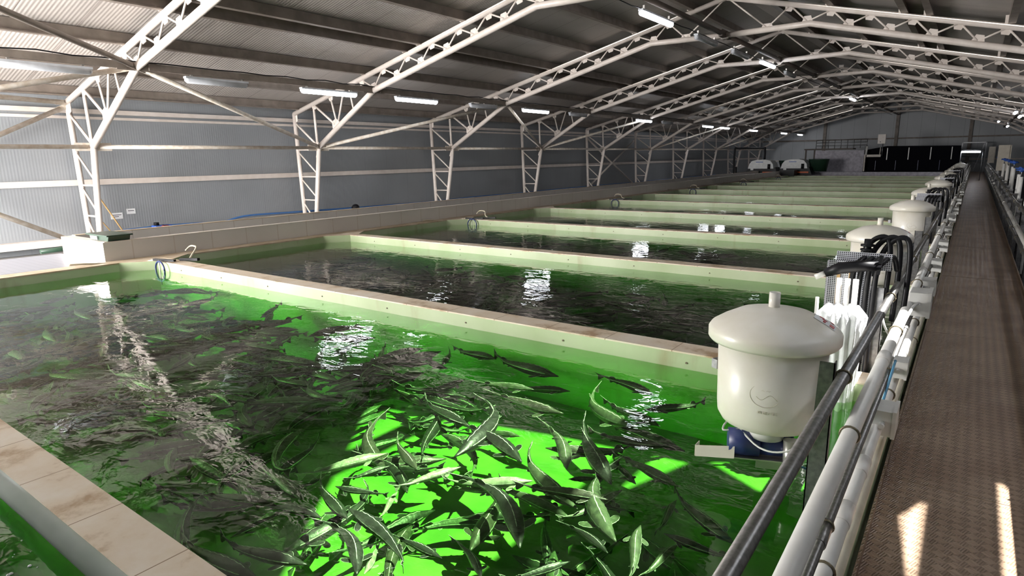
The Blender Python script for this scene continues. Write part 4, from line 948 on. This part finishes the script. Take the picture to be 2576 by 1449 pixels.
rand_fish(-3.9, -2.4, 1.05, 3.9, 26, SH, GR, (-.27, .0))
rand_fish(-9.4, -3.4, 1.25, 4.12, 255, SH, GR, (-.27, .05))
def shoal(boxes, label, name):
    vs = []; fs = []; mi = []
    for x0, x1, y0, y1, n in boxes:
        for _ in range(n):
            me = FV[rnd.randrange(8)]; ln = rnd.uniform(.42, .68); a = rnd.uniform(0, 2 * math.pi)
            if not (x0 < rnd.uniform(x0, x1) < x1): continue
            M4 = Matrix.Translation((rnd.uniform(x0, x1), rnd.uniform(y0, y1), rnd.uniform(-.28, -.02))) @ Matrix.Rotation(a, 4, 'Z') @ Matrix.Scale(ln, 4); k = len(vs)
            hx = M4 @ V((1, 0, 0))
            if not (y0 - .1 < hx.y < y1 + .1 and x0 - .2 < hx.x < x1 + .2): continue
            vs += [M4 @ v.co for v in me.vertices]
            for p in me.polygons: fs.append([k + i for i in p.vertices]); mi.append(p.material_index)
    me = bpy.data.meshes.new(name); me.from_pydata([tuple(v) for v in vs], [], fs); me.materials.append(M['fish_dark']); me.materials.append(M['scute'])
    for p, i in zip(me.polygons, mi): p.use_smooth = True; p.material_index = i
    o = bpy.data.objects.new(name, me); COL.objects.link(o); tag(o, label, 'fish', kind='stuff')
shoal([(-9.2, -3.6, 1.4, 3.95, 130)], 'deep layer of the dark sturgeon shoal below the counted fish in nearest whole tank', 'sturgeon_shoal')
shoal([(-9.3, -1.0, 4.8, 7.5, 330)], 'dim sturgeon shoal in the second whole tank beyond the nearest divider', 'sturgeon_shoal')
shoal([(-9.2, -1.0, 8.5, 11.0, 160)], 'faint sturgeon shoal in the third whole tank', 'sturgeon_shoal')

# ------------------------------------------------------------------ light
def area(name, loc, rot, sx, sy, e, c=(1, 1, 1)):
    l = bpy.data.lights.new(name, 'AREA'); l.shape = 'RECTANGLE'; l.size = sx; l.size_y = sy; l.energy = e; l.color = c
    o = bpy.data.objects.new(name, l); o.location = loc; o.rotation_euler = rot; COL.objects.link(o); return o
sun = bpy.data.lights.new('sun', 'SUN'); sun.energy = 40; sun.angle = math.radians(.55); sun.color = (1, .98, .94)
so = bpy.data.objects.new('sun', sun); COL.objects.link(so); sd = SUN; so.rotation_euler = sd.to_track_quat('-Z', 'Y').to_euler()
# daylight entering by the big front door opening at the left, behind the camera
dl = area('door_daylight', ((DOOR[0] + DOOR[1]) / 2, YF + .02, (DOOR[2] + DOOR[3]) / 2), (math.radians(90), 0, 0), DOOR[1] - DOOR[0] - .2, DOOR[3] - DOOR[2] - .2, 4700, (1, .975, .95))
dl.rotation_euler = V((0, 1, 0)).to_track_quat('-Z', 'Y').to_euler()
w = bpy.data.worlds.new('world'); sc.world = w; w.use_nodes = True; bg = w.node_tree.nodes['Background']; bg.inputs[0].default_value = (.75, .86, 1, 1); bg.inputs[1].default_value = .9
# ------------------------------------------------------------------ camera
cam = bpy.data.cameras.new('camera'); co = bpy.data.objects.new('camera', cam); COL.objects.link(co)
cam.sensor_width = 36; cam.lens = 36 * FPX / 2576; cam.clip_start = .05; cam.clip_end = 300
m3 = Matrix((rt2, -dn2, -fw)).transposed(); co.matrix_world = Matrix.Translation((0, 0, CZ)) @ m3.to_4x4()
sc.camera = co
sc.view_settings.view_transform = 'Standard'; sc.view_settings.look = 'None'; sc.view_settings.gamma = 1; sc.view_settings.use_curve_mapping = False
sc.view_settings.exposure = 0.
sc.cycles.use_denoising = True
sc.cycles.use_adaptive_sampling = True; sc.cycles.adaptive_threshold = .09; sc.cycles.adaptive_min_samples = 16
sc.cycles.max_bounces = 6; sc.cycles.diffuse_bounces = 3; sc.cycles.glossy_bounces = 3; sc.cycles.transparent_max_bounces = 10
sc.cycles.sample_clamp_indirect = 6
